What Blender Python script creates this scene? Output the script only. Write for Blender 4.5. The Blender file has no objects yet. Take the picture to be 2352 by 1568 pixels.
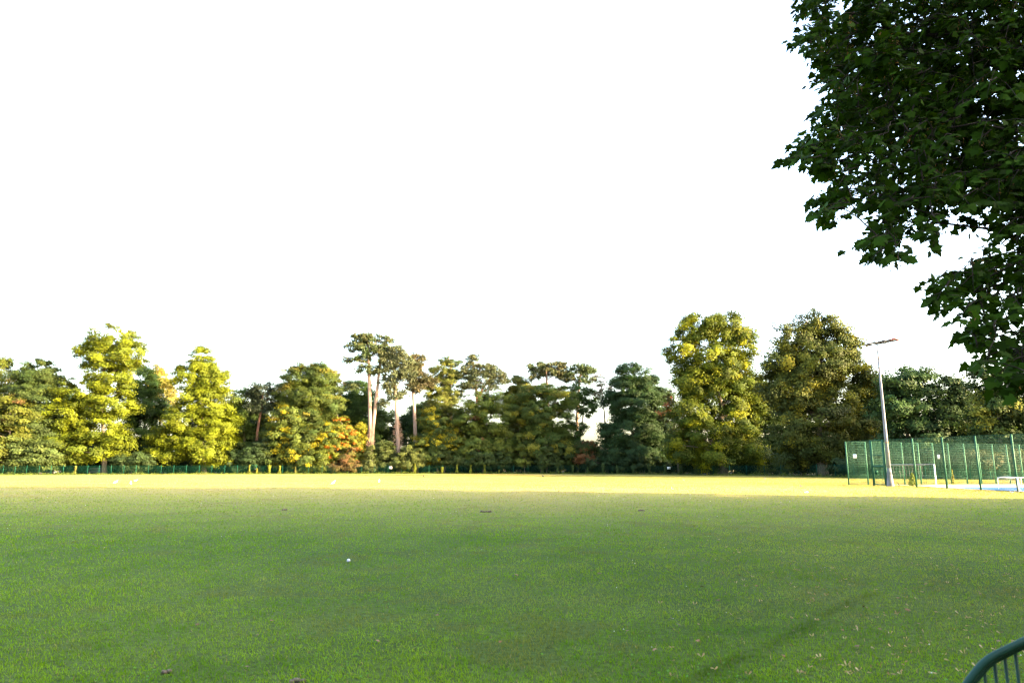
import bpy, math, random
import numpy as np
from mathutils import Vector

# ------------------------------------------------------------------ camera, sky, sun, exposure
scene = bpy.context.scene
COL = scene.collection
PITCH = math.radians(10.09)
CAM_H = 1.6
cam_data = bpy.data.cameras.new('camera')
cam_data.lens = 24.0
cam_data.sensor_width = 36.0
cam_data.clip_end = 3000
cam_data.dof.use_dof = True
cam_data.dof.focus_distance = 70.0
cam_data.dof.aperture_fstop = 2.8
cam = bpy.data.objects.new('camera', cam_data)
cam.location = (0, 0, CAM_H)
cam.rotation_euler = (math.radians(90) + PITCH, 0, 0)
COL.objects.link(cam)
scene.camera = cam

SUN_EL = math.radians(15.0)
SUN_BACK = math.radians(22.0)          # the sun stands to the right, this far behind the camera's side
S = Vector((math.cos(SUN_BACK) * math.cos(SUN_EL), -math.sin(SUN_BACK) * math.cos(SUN_EL), math.sin(SUN_EL)))
world = bpy.data.worlds.new('World')
scene.world = world
world.use_nodes = True
wn = world.node_tree
bg = wn.nodes['Background']
sky = wn.nodes.new('ShaderNodeTexSky')
sky.sky_type = 'NISHITA'
sky.sun_disc = False
sky.sun_elevation = SUN_EL
sky.sun_rotation = math.radians(90) + SUN_BACK
sky.air_density = 1.0
sky.dust_density = 4.0
sky.ozone_density = 0.6
wn.links.new(sky.outputs[0], bg.inputs[0])
bg.inputs[1].default_value = 0.15
sun_data = bpy.data.lights.new('sun', 'SUN')
sun_data.energy = 5.0
sun_data.angle = math.radians(0.5)
sun_data.color = (1.0, 0.72, 0.38)
sun = bpy.data.objects.new('sun', sun_data)
sun.rotation_euler = (-S).to_track_quat('-Z', 'Y').to_euler()
sun.location = (40, -20, 40)
COL.objects.link(sun)
scene.view_settings.view_transform = 'Standard'
scene.view_settings.look = 'None'
scene.view_settings.gamma = 1.0
scene.view_settings.exposure = 3.35
scene.cycles.max_bounces = 6
scene.cycles.diffuse_bounces = 2
scene.cycles.glossy_bounces = 2
scene.cycles.transmission_bounces = 4
scene.cycles.transparent_max_bounces = 4
scene.cycles.use_denoising = True
scene.cycles.use_adaptive_sampling = False
scene.cycles.denoiser = 'OPENIMAGEDENOISE'
scene.cycles.denoising_input_passes = 'RGB_ALBEDO_NORMAL'
scene.cycles.denoising_prefilter = 'ACCURATE'
scene.cycles.filter_width = 1.3

rng = np.random.default_rng(7)
random.seed(7)

# ------------------------------------------------------------------ survey helpers
F = 1568.0
SP, CP = math.sin(PITCH), math.cos(PITCH)

def gz(y):
    """height of the field: level to 50 m, then falling very gently to the wood"""
    return -0.0095 * np.clip(np.asarray(y, dtype=float) - 50.0, 0.0, 90.0)

def P(px, py, Y):
    a = (px - 1176.0) / F
    b = (784.0 - py) / F
    s = Y / (CP - SP * b)
    return np.array([a * s, Y, CAM_H + (SP + CP * b) * s])

def G(px, py):
    """ground point"""
    a = (px - 1176.0) / F
    b = (784.0 - py) / F
    fw, up = CP - SP * b, SP + CP * b
    Y = 40.0
    for _ in range(60):
        Y = (float(gz(Y)) - CAM_H) / up * fw
        Y = min(max(Y, 0.5), 400.0)
    return np.array([a * Y / fw, Y, float(gz(Y))])

def GX(px, Y):
    """ground point at a given distance"""
    b = (784.0 - (1063.0 + 28.0)) / F
    return np.array([(px - 1176.0) / F * Y / (CP - SP * b), Y, float(gz(Y))])

def nrm(v):
    return v / np.maximum(np.linalg.norm(v, axis=-1, keepdims=True), 1e-9)

_lat = rng.random((128, 128))
def vnoise(x, y, scale):
    x = np.asarray(x) / scale + 400.0
    y = np.asarray(y) / scale + 400.0
    xi, yi = np.floor(x).astype(int), np.floor(y).astype(int)
    fx, fy = x - xi, y - yi
    fx, fy = fx * fx * (3 - 2 * fx), fy * fy * (3 - 2 * fy)
    g = lambda i, j: _lat[i % 128, j % 128]
    return (g(xi, yi) * (1 - fx) + g(xi + 1, yi) * fx) * (1 - fy) + (g(xi, yi + 1) * (1 - fx) + g(xi + 1, yi + 1) * fx) * fy

# ------------------------------------------------------------------ mesh helpers
class MB:
    """collects shapes and links them as ONE mesh object"""
    def __init__(self):
        self.v, self.q, self.t, self.c, self.n = [], [], [], [], 0
    def add(self, v, quads=None, tris=None, tint=(0.2, 0.2, 0.2)):
        v = np.asarray(v, dtype=np.float32).reshape(-1, 3)
        if quads is not None and len(quads):
            self.q.append(np.asarray(quads, dtype=np.int64).reshape(-1, 4) + self.n)
        if tris is not None and len(tris):
            self.t.append(np.asarray(tris, dtype=np.int64).reshape(-1, 3) + self.n)
        tint = np.asarray(tint, dtype=np.float32)
        if tint.ndim == 1:
            tint = np.tile(tint, (len(v), 1))
        self.v.append(v); self.c.append(tint); self.n += len(v)
        return self
    def tube(self, pts, rad, k=6, tint=(0.2, 0.2, 0.2), cap=True):
        pts = np.asarray(pts, dtype=float)
        m = len(pts)
        rad = np.broadcast_to(np.asarray(rad, dtype=float), (m,))
        tan = nrm(np.gradient(pts, axis=0))
        ref = np.array([0.0, 0.0, 1.0]) if abs(tan[:, 2]).mean() < 0.8 else np.array([0.0, 1.0, 0.0])
        u = nrm(np.cross(tan, ref)); w = np.cross(tan, u)
        a = np.arange(k) * 2 * math.pi / k
        ring = u[:, None, :] * np.cos(a)[None, :, None] + w[:, None, :] * np.sin(a)[None, :, None]
        v = (pts[:, None, :] + ring * rad[:, None, None]).reshape(-1, 3)
        i = np.arange(m - 1)[:, None] * k; j = np.arange(k)[None, :]; j2 = (j + 1) % k
        q = np.stack([i + j, i + j2, i + k + j2, i + k + j], -1).reshape(-1, 4)
        tr = []
        if cap:
            v = np.vstack([v, pts[:1], pts[-1:]])
            n0, n1 = m * k, m * k + 1
            tr = [(n0, (jj + 1) % k, jj) for jj in range(k)] + [(n1, (m - 1) * k + jj, (m - 1) * k + (jj + 1) % k) for jj in range(k)]
        return self.add(v, q, tr, tint)
    def box(self, c, size, ax=None, tint=(0.2, 0.2, 0.2)):
        c = np.asarray(c, dtype=float); h = np.asarray(size, dtype=float) / 2
        ax = np.eye(3) if ax is None else np.asarray(ax, dtype=float)
        sg = np.array([[x, y, z] for x in (-1, 1) for y in (-1, 1) for z in (-1, 1)], dtype=float)
        v = c + (sg * h) @ ax
        q = [(0, 1, 3, 2), (4, 6, 7, 5), (0, 4, 5, 1), (2, 3, 7, 6), (0, 2, 6, 4), (1, 5, 7, 3)]
        return self.add(v, q, None, tint)
    def bar(self, a, b, w, h, tint=(0.2, 0.2, 0.2)):
        a = np.asarray(a, dtype=float); b = np.asarray(b, dtype=float)
        d = b - a; L = np.linalg.norm(d); d = d / L
        ref = np.array([0, 0, 1.0]) if abs(d[2]) < 0.9 else np.array([0, 1.0, 0])
        s = nrm(np.cross(d, ref)); t = np.cross(s, d)
        return self.box((a + b) / 2, (L, w, h), np.array([d, s, t]), tint)
    def build(self, name, mat, parent=None, smooth=False):
        me = bpy.data.meshes.new(name)
        v = np.vstack(self.v)
        q = np.vstack(self.q) if self.q else np.zeros((0, 4), int)
        t = np.vstack(self.t) if self.t else np.zeros((0, 3), int)
        loops = np.concatenate([q.ravel(), t.ravel()]).astype(np.int32)
        tot = np.concatenate([np.full(len(q), 4), np.full(len(t), 3)]).astype(np.int32)
        start = np.concatenate([[0], np.cumsum(tot)[:-1]]).astype(np.int32)
        me.vertices.add(len(v)); me.vertices.foreach_set('co', v.ravel().astype(np.float32))
        me.loops.add(len(loops)); me.loops.foreach_set('vertex_index', loops)
        me.polygons.add(len(tot)); me.polygons.foreach_set('loop_start', start)
        me.polygons.foreach_set('loop_total', tot)
        if smooth:
            me.polygons.foreach_set('use_smooth', np.ones(len(tot), dtype=bool))
        at = me.attributes.new('tint', 'FLOAT_COLOR', 'POINT')
        c = np.ones((len(v), 4), dtype=np.float32); c[:, :3] = np.vstack(self.c)
        at.data.foreach_set('color', c.ravel())
        me.update(calc_edges=True)
        me.materials.append(mat)
        o = bpy.data.objects.new(name, me)
        COL.objects.link(o)
        if parent is not None:
            o.parent = parent
            o.matrix_parent_inverse = parent.matrix_basis.inverted()
        return o

def thing(name, label, cat, loc=(0, 0, 0), group=None):
    o = bpy.data.objects.new(name, None)
    o.location = [float(x) for x in loc]
    o.empty_display_size = 0.3
    COL.objects.link(o)
    return tag(o, label, cat, group)

def tag(o, label, cat, group=None):
    o['label'] = label; o['category'] = cat
    if group: o['group'] = group
    return o

def struct(o, kind='structure', label=None):
    o['kind'] = kind
    if label: o['label'] = label
    return o

# ------------------------------------------------------------------ materials
def mat(name):
    m = bpy.data.materials.new(name); m.use_nodes = True
    nt = m.node_tree
    b = nt.nodes['Principled BSDF']
    return m, nt, b

def leaf_material(name, trans=0.35, spec=0.25, rough=0.5, warm=(1.15, 1.1, 0.5)):
    """tint attribute = the leaf's own colour"""
    m, nt, b = mat(name)
    at = nt.nodes.new('ShaderNodeAttribute'); at.attribute_name = 'tint'
    b.inputs['Roughness'].default_value = rough
    b.inputs['Specular IOR Level'].default_value = spec
    nt.links.new(at.outputs['Color'], b.inputs['Base Color'])
    tr = nt.nodes.new('ShaderNodeBsdfTranslucent')
    mul = nt.nodes.new('ShaderNodeMix'); mul.data_type = 'RGBA'; mul.blend_type = 'MULTIPLY'
    mul.inputs[0].default_value = 1.0
    nt.links.new(at.outputs['Color'], mul.inputs[6]); mul.inputs[7].default_value = (*warm, 1)
    nt.links.new(mul.outputs[2], tr.inputs['Color'])
    mx = nt.nodes.new('ShaderNodeMixShader'); mx.inputs[0].default_value = trans
    nt.links.new(b.outputs[0], mx.inputs[1]); nt.links.new(tr.outputs[0], mx.inputs[2])
    nt.links.new(mx.outputs[0], nt.nodes['Material Output'].inputs[0])
    return m

def noise_material(name, c0, c1, scale, rough=0.8, bump=0.0, detail=6.0, stretch=(1, 1, 1), metallic=0.0, spec=0.3):
    m, nt, b = mat(name)
    tc = nt.nodes.new('ShaderNodeTexCoord')
    mp = nt.nodes.new('ShaderNodeMapping'); mp.inputs['Scale'].default_value = stretch
    nz = nt.nodes.new('ShaderNodeTexNoise'); nz.inputs['Scale'].default_value = scale; nz.inputs['Detail'].default_value = detail
    cr = nt.nodes.new('ShaderNodeValToRGB')
    cr.color_ramp.elements[0].position = 0.32; cr.color_ramp.elements[0].color = (*c0, 1)
    cr.color_ramp.elements[1].position = 0.68; cr.color_ramp.elements[1].color = (*c1, 1)
    nt.links.new(tc.outputs['Object'], mp.inputs[0]); nt.links.new(mp.outputs[0], nz.inputs['Vector'])
    nt.links.new(nz.outputs[0], cr.inputs[0]); nt.links.new(cr.outputs[0], b.inputs['Base Color'])
    b.inputs['Roughness'].default_value = rough; b.inputs['Metallic'].default_value = metallic
    b.inputs['Specular IOR Level'].default_value = spec
    if bump:
        bp = nt.nodes.new('ShaderNodeBump'); bp.inputs['Strength'].default_value = bump
        nt.links.new(nz.outputs[0], bp.inputs['Height']); nt.links.new(bp.outputs[0], b.inputs['Normal'])
    return m

M_LEAF = leaf_material('broad_leaf', 0.26, 0.10, 0.6)
M_MAPLE = leaf_material('maple_leaf', 0.25, 0.02, 0.6, (1.2, 1.2, 0.4))
M_NEEDLE = leaf_material('pine_needle', 0.12, 0.2, 0.6)
M_GRASS = leaf_material('grass_blade', 0.5, 0.0, 0.8, (1.15, 1.0, 0.5))
M_TINT, _nt, _b = mat('plain_tint')
_a = _nt.nodes.new('ShaderNodeAttribute'); _a.attribute_name = 'tint'
_nt.links.new(_a.outputs['Color'], _b.inputs['Base Color']); _b.inputs['Roughness'].default_value = 0.7
M_BARK = noise_material('grey_bark', (0.07, 0.055, 0.04), (0.18, 0.15, 0.115), 3.0, 0.9, 0.6, stretch=(3, 3, 0.6))
M_PINE = noise_material('pine_bark', (0.17, 0.115, 0.085), (0.31, 0.22, 0.17), 1.6, 0.9, 0.5, stretch=(2, 2, 0.5))
M_REDBARK = noise_material('red_pine_bark', (0.12, 0.055, 0.035), (0.26, 0.13, 0.08), 1.6, 0.9, 0.5, stretch=(2, 2, 0.5))
M_GREENPAINT = noise_material('green_powder_coat', (0.005, 0.042, 0.027), (0.007, 0.054, 0.034), 2.0, 0.65, spec=0.08)
M_COURTPAINT = noise_material('court_green_powder_coat', (0.015, 0.068, 0.043), (0.020, 0.082, 0.052), 2.0, 0.6, spec=0.12)
M_RAIL = noise_material('dark_green_rail_paint', (0.005, 0.030, 0.020), (0.009, 0.042, 0.029), 9.0, 0.5, 0.05, spec=0.2)
M_GALV = noise_material('galvanised_steel', (0.10, 0.10, 0.108), (0.16, 0.16, 0.166), 3.0, 0.5, 0.05, stretch=(2, 2, 0.7), metallic=0.2, spec=0.5)
M_MAST = noise_material('weathered_grey_steel', (0.125, 0.130, 0.155), (0.160, 0.165, 0.188), 3.0, 0.6, 0.05, stretch=(2, 2, 0.7), spec=0.1)
M_DARKMETAL = noise_material('dark_lamp_housing', (0.03, 0.03, 0.035), (0.07, 0.07, 0.08), 6.0, 0.5)
M_REDMETAL = noise_material('reddish_lamp_housing', (0.35, 0.07, 0.05), (0.48, 0.14, 0.10), 6.0, 0.5)
M_WHITE = noise_material('white_paint', (0.74, 0.74, 0.73), (0.84, 0.84, 0.83), 5.0, 0.5)
M_PALE = noise_material('pale_concrete', (0.50, 0.45, 0.39), (0.62, 0.57, 0.50), 1.2, 0.95, 0.1, spec=0.0)
M_DARKBARK = noise_material('maple_bark', (0.018, 0.014, 0.011), (0.045, 0.036, 0.028), 6.0, 0.9, 0.4, spec=0.1)
M_BLUE = noise_material('blue_court_paint', (0.05, 0.12, 0.32), (0.07, 0.16, 0.40), 1.0, 0.95, spec=0.0)
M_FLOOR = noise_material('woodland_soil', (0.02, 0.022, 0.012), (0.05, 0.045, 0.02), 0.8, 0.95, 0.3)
M_SOIL = noise_material('brown_clod', (0.06, 0.045, 0.03), (0.17, 0.13, 0.09), 18.0, 0.95, 0.5)

def ground_material():
    m, nt, b = mat('turf')
    tc = nt.nodes.new('ShaderNodeTexCoord')
    n1 = nt.nodes.new('ShaderNodeTexNoise'); n1.inputs['Scale'].default_value = 0.35; n1.inputs['Detail'].default_value = 8
    n2 = nt.nodes.new('ShaderNodeTexNoise'); n2.inputs['Scale'].default_value = 14.0; n2.inputs['Detail'].default_value = 6
    r1 = nt.nodes.new('ShaderNodeValToRGB')
    r1.color_ramp.elements[0].position = 0.3; r1.color_ramp.elements[0].color = (0.05, 0.085, 0.012, 1)
    r1.color_ramp.elements[1].position = 0.7; r1.color_ramp.elements[1].color = (0.09, 0.125, 0.022, 1)
    r2 = nt.nodes.new('ShaderNodeValToRGB')
    r2.color_ramp.elements[0].position = 0.3; r2.color_ramp.elements[0].color = (0.45, 0.45, 0.42, 1)
    r2.color_ramp.elements[1].position = 0.65; r2.color_ramp.elements[1].color = (1, 1, 1, 1)
    mx = nt.nodes.new('ShaderNodeMix'); mx.data_type = 'RGBA'; mx.blend_type = 'MULTIPLY'; mx.inputs[0].default_value = 1
    for n in (n1, n2): nt.links.new(tc.outputs['Object'], n.inputs['Vector'])
    nt.links.new(n1.outputs[0], r1.inputs[0]); nt.links.new(n2.outputs[0], r2.inputs[0])
    nt.links.new(r1.outputs[0], mx.inputs[6]); nt.links.new(r2.outputs[0], mx.inputs[7])
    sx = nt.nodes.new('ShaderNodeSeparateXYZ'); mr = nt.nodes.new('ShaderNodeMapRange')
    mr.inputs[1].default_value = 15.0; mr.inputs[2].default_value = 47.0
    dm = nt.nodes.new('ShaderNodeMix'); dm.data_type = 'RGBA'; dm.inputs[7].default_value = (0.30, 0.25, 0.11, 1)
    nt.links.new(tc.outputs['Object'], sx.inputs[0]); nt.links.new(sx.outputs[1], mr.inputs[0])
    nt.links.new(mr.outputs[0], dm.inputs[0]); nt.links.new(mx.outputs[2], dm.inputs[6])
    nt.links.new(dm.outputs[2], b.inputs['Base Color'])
    bp = nt.nodes.new('ShaderNodeBump'); bp.inputs['Strength'].default_value = 0.5; bp.inputs['Distance'].default_value = 0.05
    nt.links.new(n2.outputs[0], bp.inputs['Height']); nt.links.new(bp.outputs[0], b.inputs['Normal'])
    b.inputs['Roughness'].default_value = 0.95; b.inputs['Specular IOR Level'].default_value = 0.1
    return m
M_TURF = ground_material()

# ------------------------------------------------------------------ the ground
xs = np.array([-900, -300, -120, -60, 0, 60, 120, 300, 900.0])
ys = np.array([-500, -60, 0, 20, 50, 80, 110, 140, 300, 1400.0])
mb = MB()
gx, gy = np.meshgrid(xs, ys)
v = np.stack([gx, gy, gz(gy)], -1).reshape(-1, 3)
n = len(xs)
q = [(r * n + c, r * n + c + 1, (r + 1) * n + c + 1, (r + 1) * n + c) for r in range(len(ys) - 1) for c in range(n - 1)]
mb.add(v, q)
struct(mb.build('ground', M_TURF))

# the far fence line, as ground points
FENCE = [G(px, py) for px, py in ((-260, 1092.5), (0, 1090.6), (500, 1088.6), (900, 1087.6), (1250, 1087.8), (1500, 1089.0), (1750, 1092.5), (1960, 1097.0), (2200, 1100.5), (2700, 1106.0))]
FENCE = np.array(FENCE)
FPX = np.array([-260, 0, 500, 900, 1250, 1500, 1750, 1960, 2200, 2700.0])
def fence_pt(px, back=0.0):
    p = np.array([np.interp(px, FPX, FENCE[:, k]) for k in range(3)])
    Y = p[1] + back
    return GX(px, Y)
def fence_Y(px):
    return float(fence_pt(px)[1])

# bare soil under the wood
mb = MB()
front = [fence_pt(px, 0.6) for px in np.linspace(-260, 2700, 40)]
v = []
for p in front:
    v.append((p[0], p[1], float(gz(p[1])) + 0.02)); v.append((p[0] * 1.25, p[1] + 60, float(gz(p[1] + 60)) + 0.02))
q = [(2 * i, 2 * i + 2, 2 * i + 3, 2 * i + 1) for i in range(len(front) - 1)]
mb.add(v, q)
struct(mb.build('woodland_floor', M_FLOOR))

# ------------------------------------------------------------------ grass
LANE_C = np.array([7.3, 45.5])
RIDGE = np.array([G(x, y)[:2] for x, y in ((1560, 1575), (1640, 1540), (1780, 1480), (1900, 1410), (2010, 1362))])
def ridge_dist(x, y):
    d = np.full(x.shape, 99.0)
    for a, b in zip(RIDGE[:-1], RIDGE[1:]):
        ab = b - a; L2 = (ab ** 2).sum()
        t = np.clip(((x - a[0]) * ab[0] + (y - a[1]) * ab[1]) / L2, 0, 1)
        d = np.minimum(d, np.hypot(x - a[0] - t * ab[0], y - a[1] - t * ab[1]))
    return d

def grass_colour(x, y, n):
    big = vnoise(x, y, 3.1) * 0.6 + vnoise(x + 50, y, 0.9) * 0.4
    fine = vnoise(x, y + 77, 0.22)
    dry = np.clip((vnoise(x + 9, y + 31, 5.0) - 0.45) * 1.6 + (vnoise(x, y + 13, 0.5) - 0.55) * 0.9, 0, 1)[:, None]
    far = np.clip((y - 15.0) / 32.0, 0, 1)[:, None]      # blades grow paler and yellower with distance
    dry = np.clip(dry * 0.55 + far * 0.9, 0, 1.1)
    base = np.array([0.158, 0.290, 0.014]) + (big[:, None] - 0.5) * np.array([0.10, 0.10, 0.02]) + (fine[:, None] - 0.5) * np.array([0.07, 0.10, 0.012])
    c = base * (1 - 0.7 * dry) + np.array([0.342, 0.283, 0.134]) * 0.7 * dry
    clover = (np.clip((vnoise(x + 21, y + 3, 1.1) * 0.65 + vnoise(x, y + 61, 0.33) * 0.35 - 0.54) * 6, 0, 1) * np.clip(1.3 - y / 26.0, 0, 1))[:, None]
    c = c * (1 - 0.55 * clover) + np.array([0.075, 0.185, 0.012]) * 0.55 * clover
    worn = (np.clip((vnoise(x + 5, y + 91, 1.7) * 0.5 + vnoise(x + 33, y, 0.4) * 0.5 - 0.66) * 7, 0, 1) * 0.6)[:, None]
    c = c * (1 - worn) + np.array([0.17, 0.15, 0.060]) * worn
    r = rng.random((n, 1))
    sp = 0.16 - 0.08 * far
    c = c * (1 + sp * rng.uniform(-1, 1, (n, 1)))
    c = np.where(r > 0.97 + 0.03 * far, np.array([0.30, 0.25, 0.11]) * rng.uniform(0.6, 1.2, (n, 1)), c)
    c = np.where(r < 0.05 - 0.05 * far, np.array([0.09, 0.18, 0.03]) * rng.uniform(0.8, 1.3, (n, 1)), c)
    return np.clip(c, 0.005, 1)

def grass_field():
    mb = MB()
    bands = []
    Y = 4.0
    while Y < 150.0:                         # depth bands: many fine blades near, fewer wide tufts far away
        Y2 = Y * 1.09
        ym = (Y + Y2) / 2
        wid = 1.66 * ym + 5.0
        if ym < 46:
            dens = 3300 * (5.0 / ym) ** 1.72
        else:
            dens = 150 * (46.0 / ym) ** 1.5
        n = int(dens * wid * (Y2 - Y))
        bands.append((Y, Y2, wid, n)); Y = Y2
    for (Y, Y2, wid, n) in bands:
        x = rng.uniform(-wid / 2, wid / 2, n); y = rng.uniform(Y, Y2, n)
        ok = y < np.interp(1176 + x / y * F * 0.985, FPX, FENCE[:, 1]) - 0.2
        # keep the court free of grass
        ok &= ~in_court(x, y)
        x, y = x[ok], y[ok]; n = len(x)
        if n == 0: continue
        ym = (Y + Y2) / 2
        tall = 0.75 + 0.75 * vnoise(x, y, 0.35) * vnoise(x + 3, y, 1.3)
        rd = ridge_dist(x, y) if Y < 16 else np.full(n, 99.0)
        tall = tall * (1 + 0.55 * np.exp(-(rd / 0.07) ** 2))
        h = rng.uniform(0.014, 0.034, n) * tall * (1 + 0.35 * min(1, ym / 40))
        w = rng.uniform(0.6, 1.3, n) * 0.0065 * max(1.0, ym / 7.5) ** 0.95
        if ym > 46: w = w * 0.85
        ang = rng.uniform(0, 2 * math.pi, n)
        lean = rng.uniform(0.35, 1.12, n)
        d = np.stack([np.cos(ang), np.sin(ang)], -1)
        s = np.stack([-d[:, 1], d[:, 0]], -1)
        z0 = gz(y)
        L = h * 1.15
        tip = np.stack([x + d[:, 0] * L * lean, y + d[:, 1] * L * lean, z0 + h * np.sqrt(np.maximum(0.08, 1 - 0.75 * lean ** 2))], -1)
        b0 = np.stack([x - s[:, 0] * w / 2, y - s[:, 1] * w / 2, z0 - 0.003], -1)
        b1 = np.stack([x + s[:, 0] * w / 2, y + s[:, 1] * w / 2, z0 - 0.003], -1)
        t0 = tip.copy(); t1 = tip.copy()
        t0[:, 0] -= s[:, 0] * w * 0.22; t0[:, 1] -= s[:, 1] * w * 0.22
        t1[:, 0] += s[:, 0] * w * 0.22; t1[:, 1] += s[:, 1] * w * 0.22
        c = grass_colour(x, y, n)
        c = c * (1 - 0.36 * np.exp(-(rd / 0.085) ** 2) * (0.5 + vnoise(x, y, 0.3)))[:, None]
        if 30 < ym < 62:                     # worn lane markings of the running track
            rr = np.hypot(x - LANE_C[0], (y - LANE_C[1]))
            near = (np.abs(((rr - 5.4) / 1.1) - np.round((rr - 5.4) / 1.1)) * 1.1 < 0.07) & (rr > 5.0) & (rr < 12.3) & (x > LANE_C[0] + 1.5)
            c = np.where(near[:, None], c * 0.6 + np.array([0.2, 0.19, 0.12]), c)
        v = np.stack([b0, b1, t1, t0], 1).reshape(-1, 3)
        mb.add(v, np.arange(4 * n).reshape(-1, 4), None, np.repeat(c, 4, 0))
    # broad leaved weeds and clover lying among the blades
    n = 26000
    y = 4.2 + 26 * rng.random(n) ** 1.9
    x = rng.uniform(-0.5, 0.5, n) * (1.66 * y + 4)
    keep = rng.random(n) < np.clip((vnoise(x, y + 5, 0.7) - 0.42) * 3.2, 0.06, 1)
    x, y = x[keep], y[keep]; n = len(x)
    r = rng.uniform(0.006, 0.016, n) * np.maximum(1, y / 11)
    ang = rng.uniform(0, 6.28, n); tilt = rng.uniform(-0.5, 0.5, (n, 2))
    u = np.stack([np.cos(ang), np.sin(ang), tilt[:, 0]], -1); w = np.stack([-np.sin(ang), np.cos(ang), tilt[:, 1]], -1)
    c0 = np.stack([x, y, rng.uniform(0.018, 0.045, n)], -1)
    v = np.stack([c0 - u * r[:, None], c0 + w * r[:, None] * 0.8, c0 + u * r[:, None], c0 - w * r[:, None] * 0.8], 1).reshape(-1, 3)
    col = np.array([0.085, 0.20, 0.025]) * rng.uniform(0.6, 1.5, (n, 1)) + rng.uniform(0, 0.03, (n, 1)) * np.array([0.6, 0.8, 0.9])
    mb.add(v, np.arange(4 * n).reshape(-1, 4), None, np.repeat(col, 4, 0))
    o = mb.build('grass', M_GRASS)
    struct(o, 'stuff', 'short mown green grass of the sports field')
    o['category'] = 'grass'

# sports court outline on the ground
CA = G(1950, 1113.2)                         # near left corner of the cage
CB = G(2337, 1128.6)
CD = np.array([44.5, 59.3, float(gz(59.3))])
def in_court(x, y):
    def side(a, b): return (b[0] - a[0]) * (y - a[1]) - (b[1] - a[1]) * (x - a[0])
    return (side(CA, CB) > 0) & (side(CA, CD) < 0) & (y > 33) & (x > G(2100, 1116)[0] - 0.3)

grass_field()

# white clover heads
mb = MB()
n = 620
y = 5.2 + 30 * rng.random(n) ** 1.3
x = rng.uniform(-0.5, 0.5, n) * (1.6 * y + 2)
ok = rng.random(n) < np.clip((vnoise(x + 40, y, 2.2) - 0.42) * 2.4, 0.02, 1) * np.where(x > 2, 0.35, 1)
x, y = x[ok], y[ok]
for xx, yy in zip(x, y):
    r = random.uniform(0.005, 0.0075) * max(1, yy / 14)
    c = np.array([xx, yy, random.uniform(0.045, 0.065)])
    o6 = c + r * np.array([(1, 0, 0), (0, 1, 0), (-1, 0, 0), (0, -1, 0), (0, 0, 0.9), (0, 0, -0.9)])
    mb.add(o6, None, [(0, 1, 4), (1, 2, 4), (2, 3, 4), (3, 0, 4), (1, 0, 5), (2, 1, 5), (3, 2, 5), (0, 3, 5)], np.array([0.62, 0.62, 0.58]) * random.uniform(0.7, 1.1))
o = struct(mb.build('clover_flowers', M_TINT), 'stuff', 'tiny white clover heads dotted over the lawn')

# ------------------------------------------------------------------ trees
def add_leaves(mb, c, nor, ln, wd, tint, droop=0.0):
    n = len(c)
    nor = nrm(nor)
    r = rng.normal(size=(n, 3)); r[:, 2] -= droop
    u = nrm(r - nor * (r * nor).sum(-1, keepdims=True))
    w = np.cross(nor, u)
    ln = ln[:, None]; wd = wd[:, None]
    fold = nor * wd * rng.uniform(-0.05, 0.28, (n, 1))
    k = rng.uniform(-0.18, 0.18, (n, 1))
    v = np.stack([c - u * ln / 2, c + w * wd / 2 + u * ln * k + fold, c + u * ln / 2, c - w * wd / 2 - u * ln * k + fold], 1).reshape(-1, 3)
    mb.add(v, np.arange(4 * n).reshape(-1, 4), None, np.repeat(tint, 4, 0))

def clump_centres(cen, rad, rc, k, shell=0.45):
    n = max(3, int(k * rad[0] * rad[2] / rc ** 2))
    d = nrm(rng.normal(size=(n, 3)))
    r = rng.uniform(shell, 1.0, (n, 1)) ** 0.6
    p = cen + d * r * rad * 0.93
    return p, d

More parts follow.
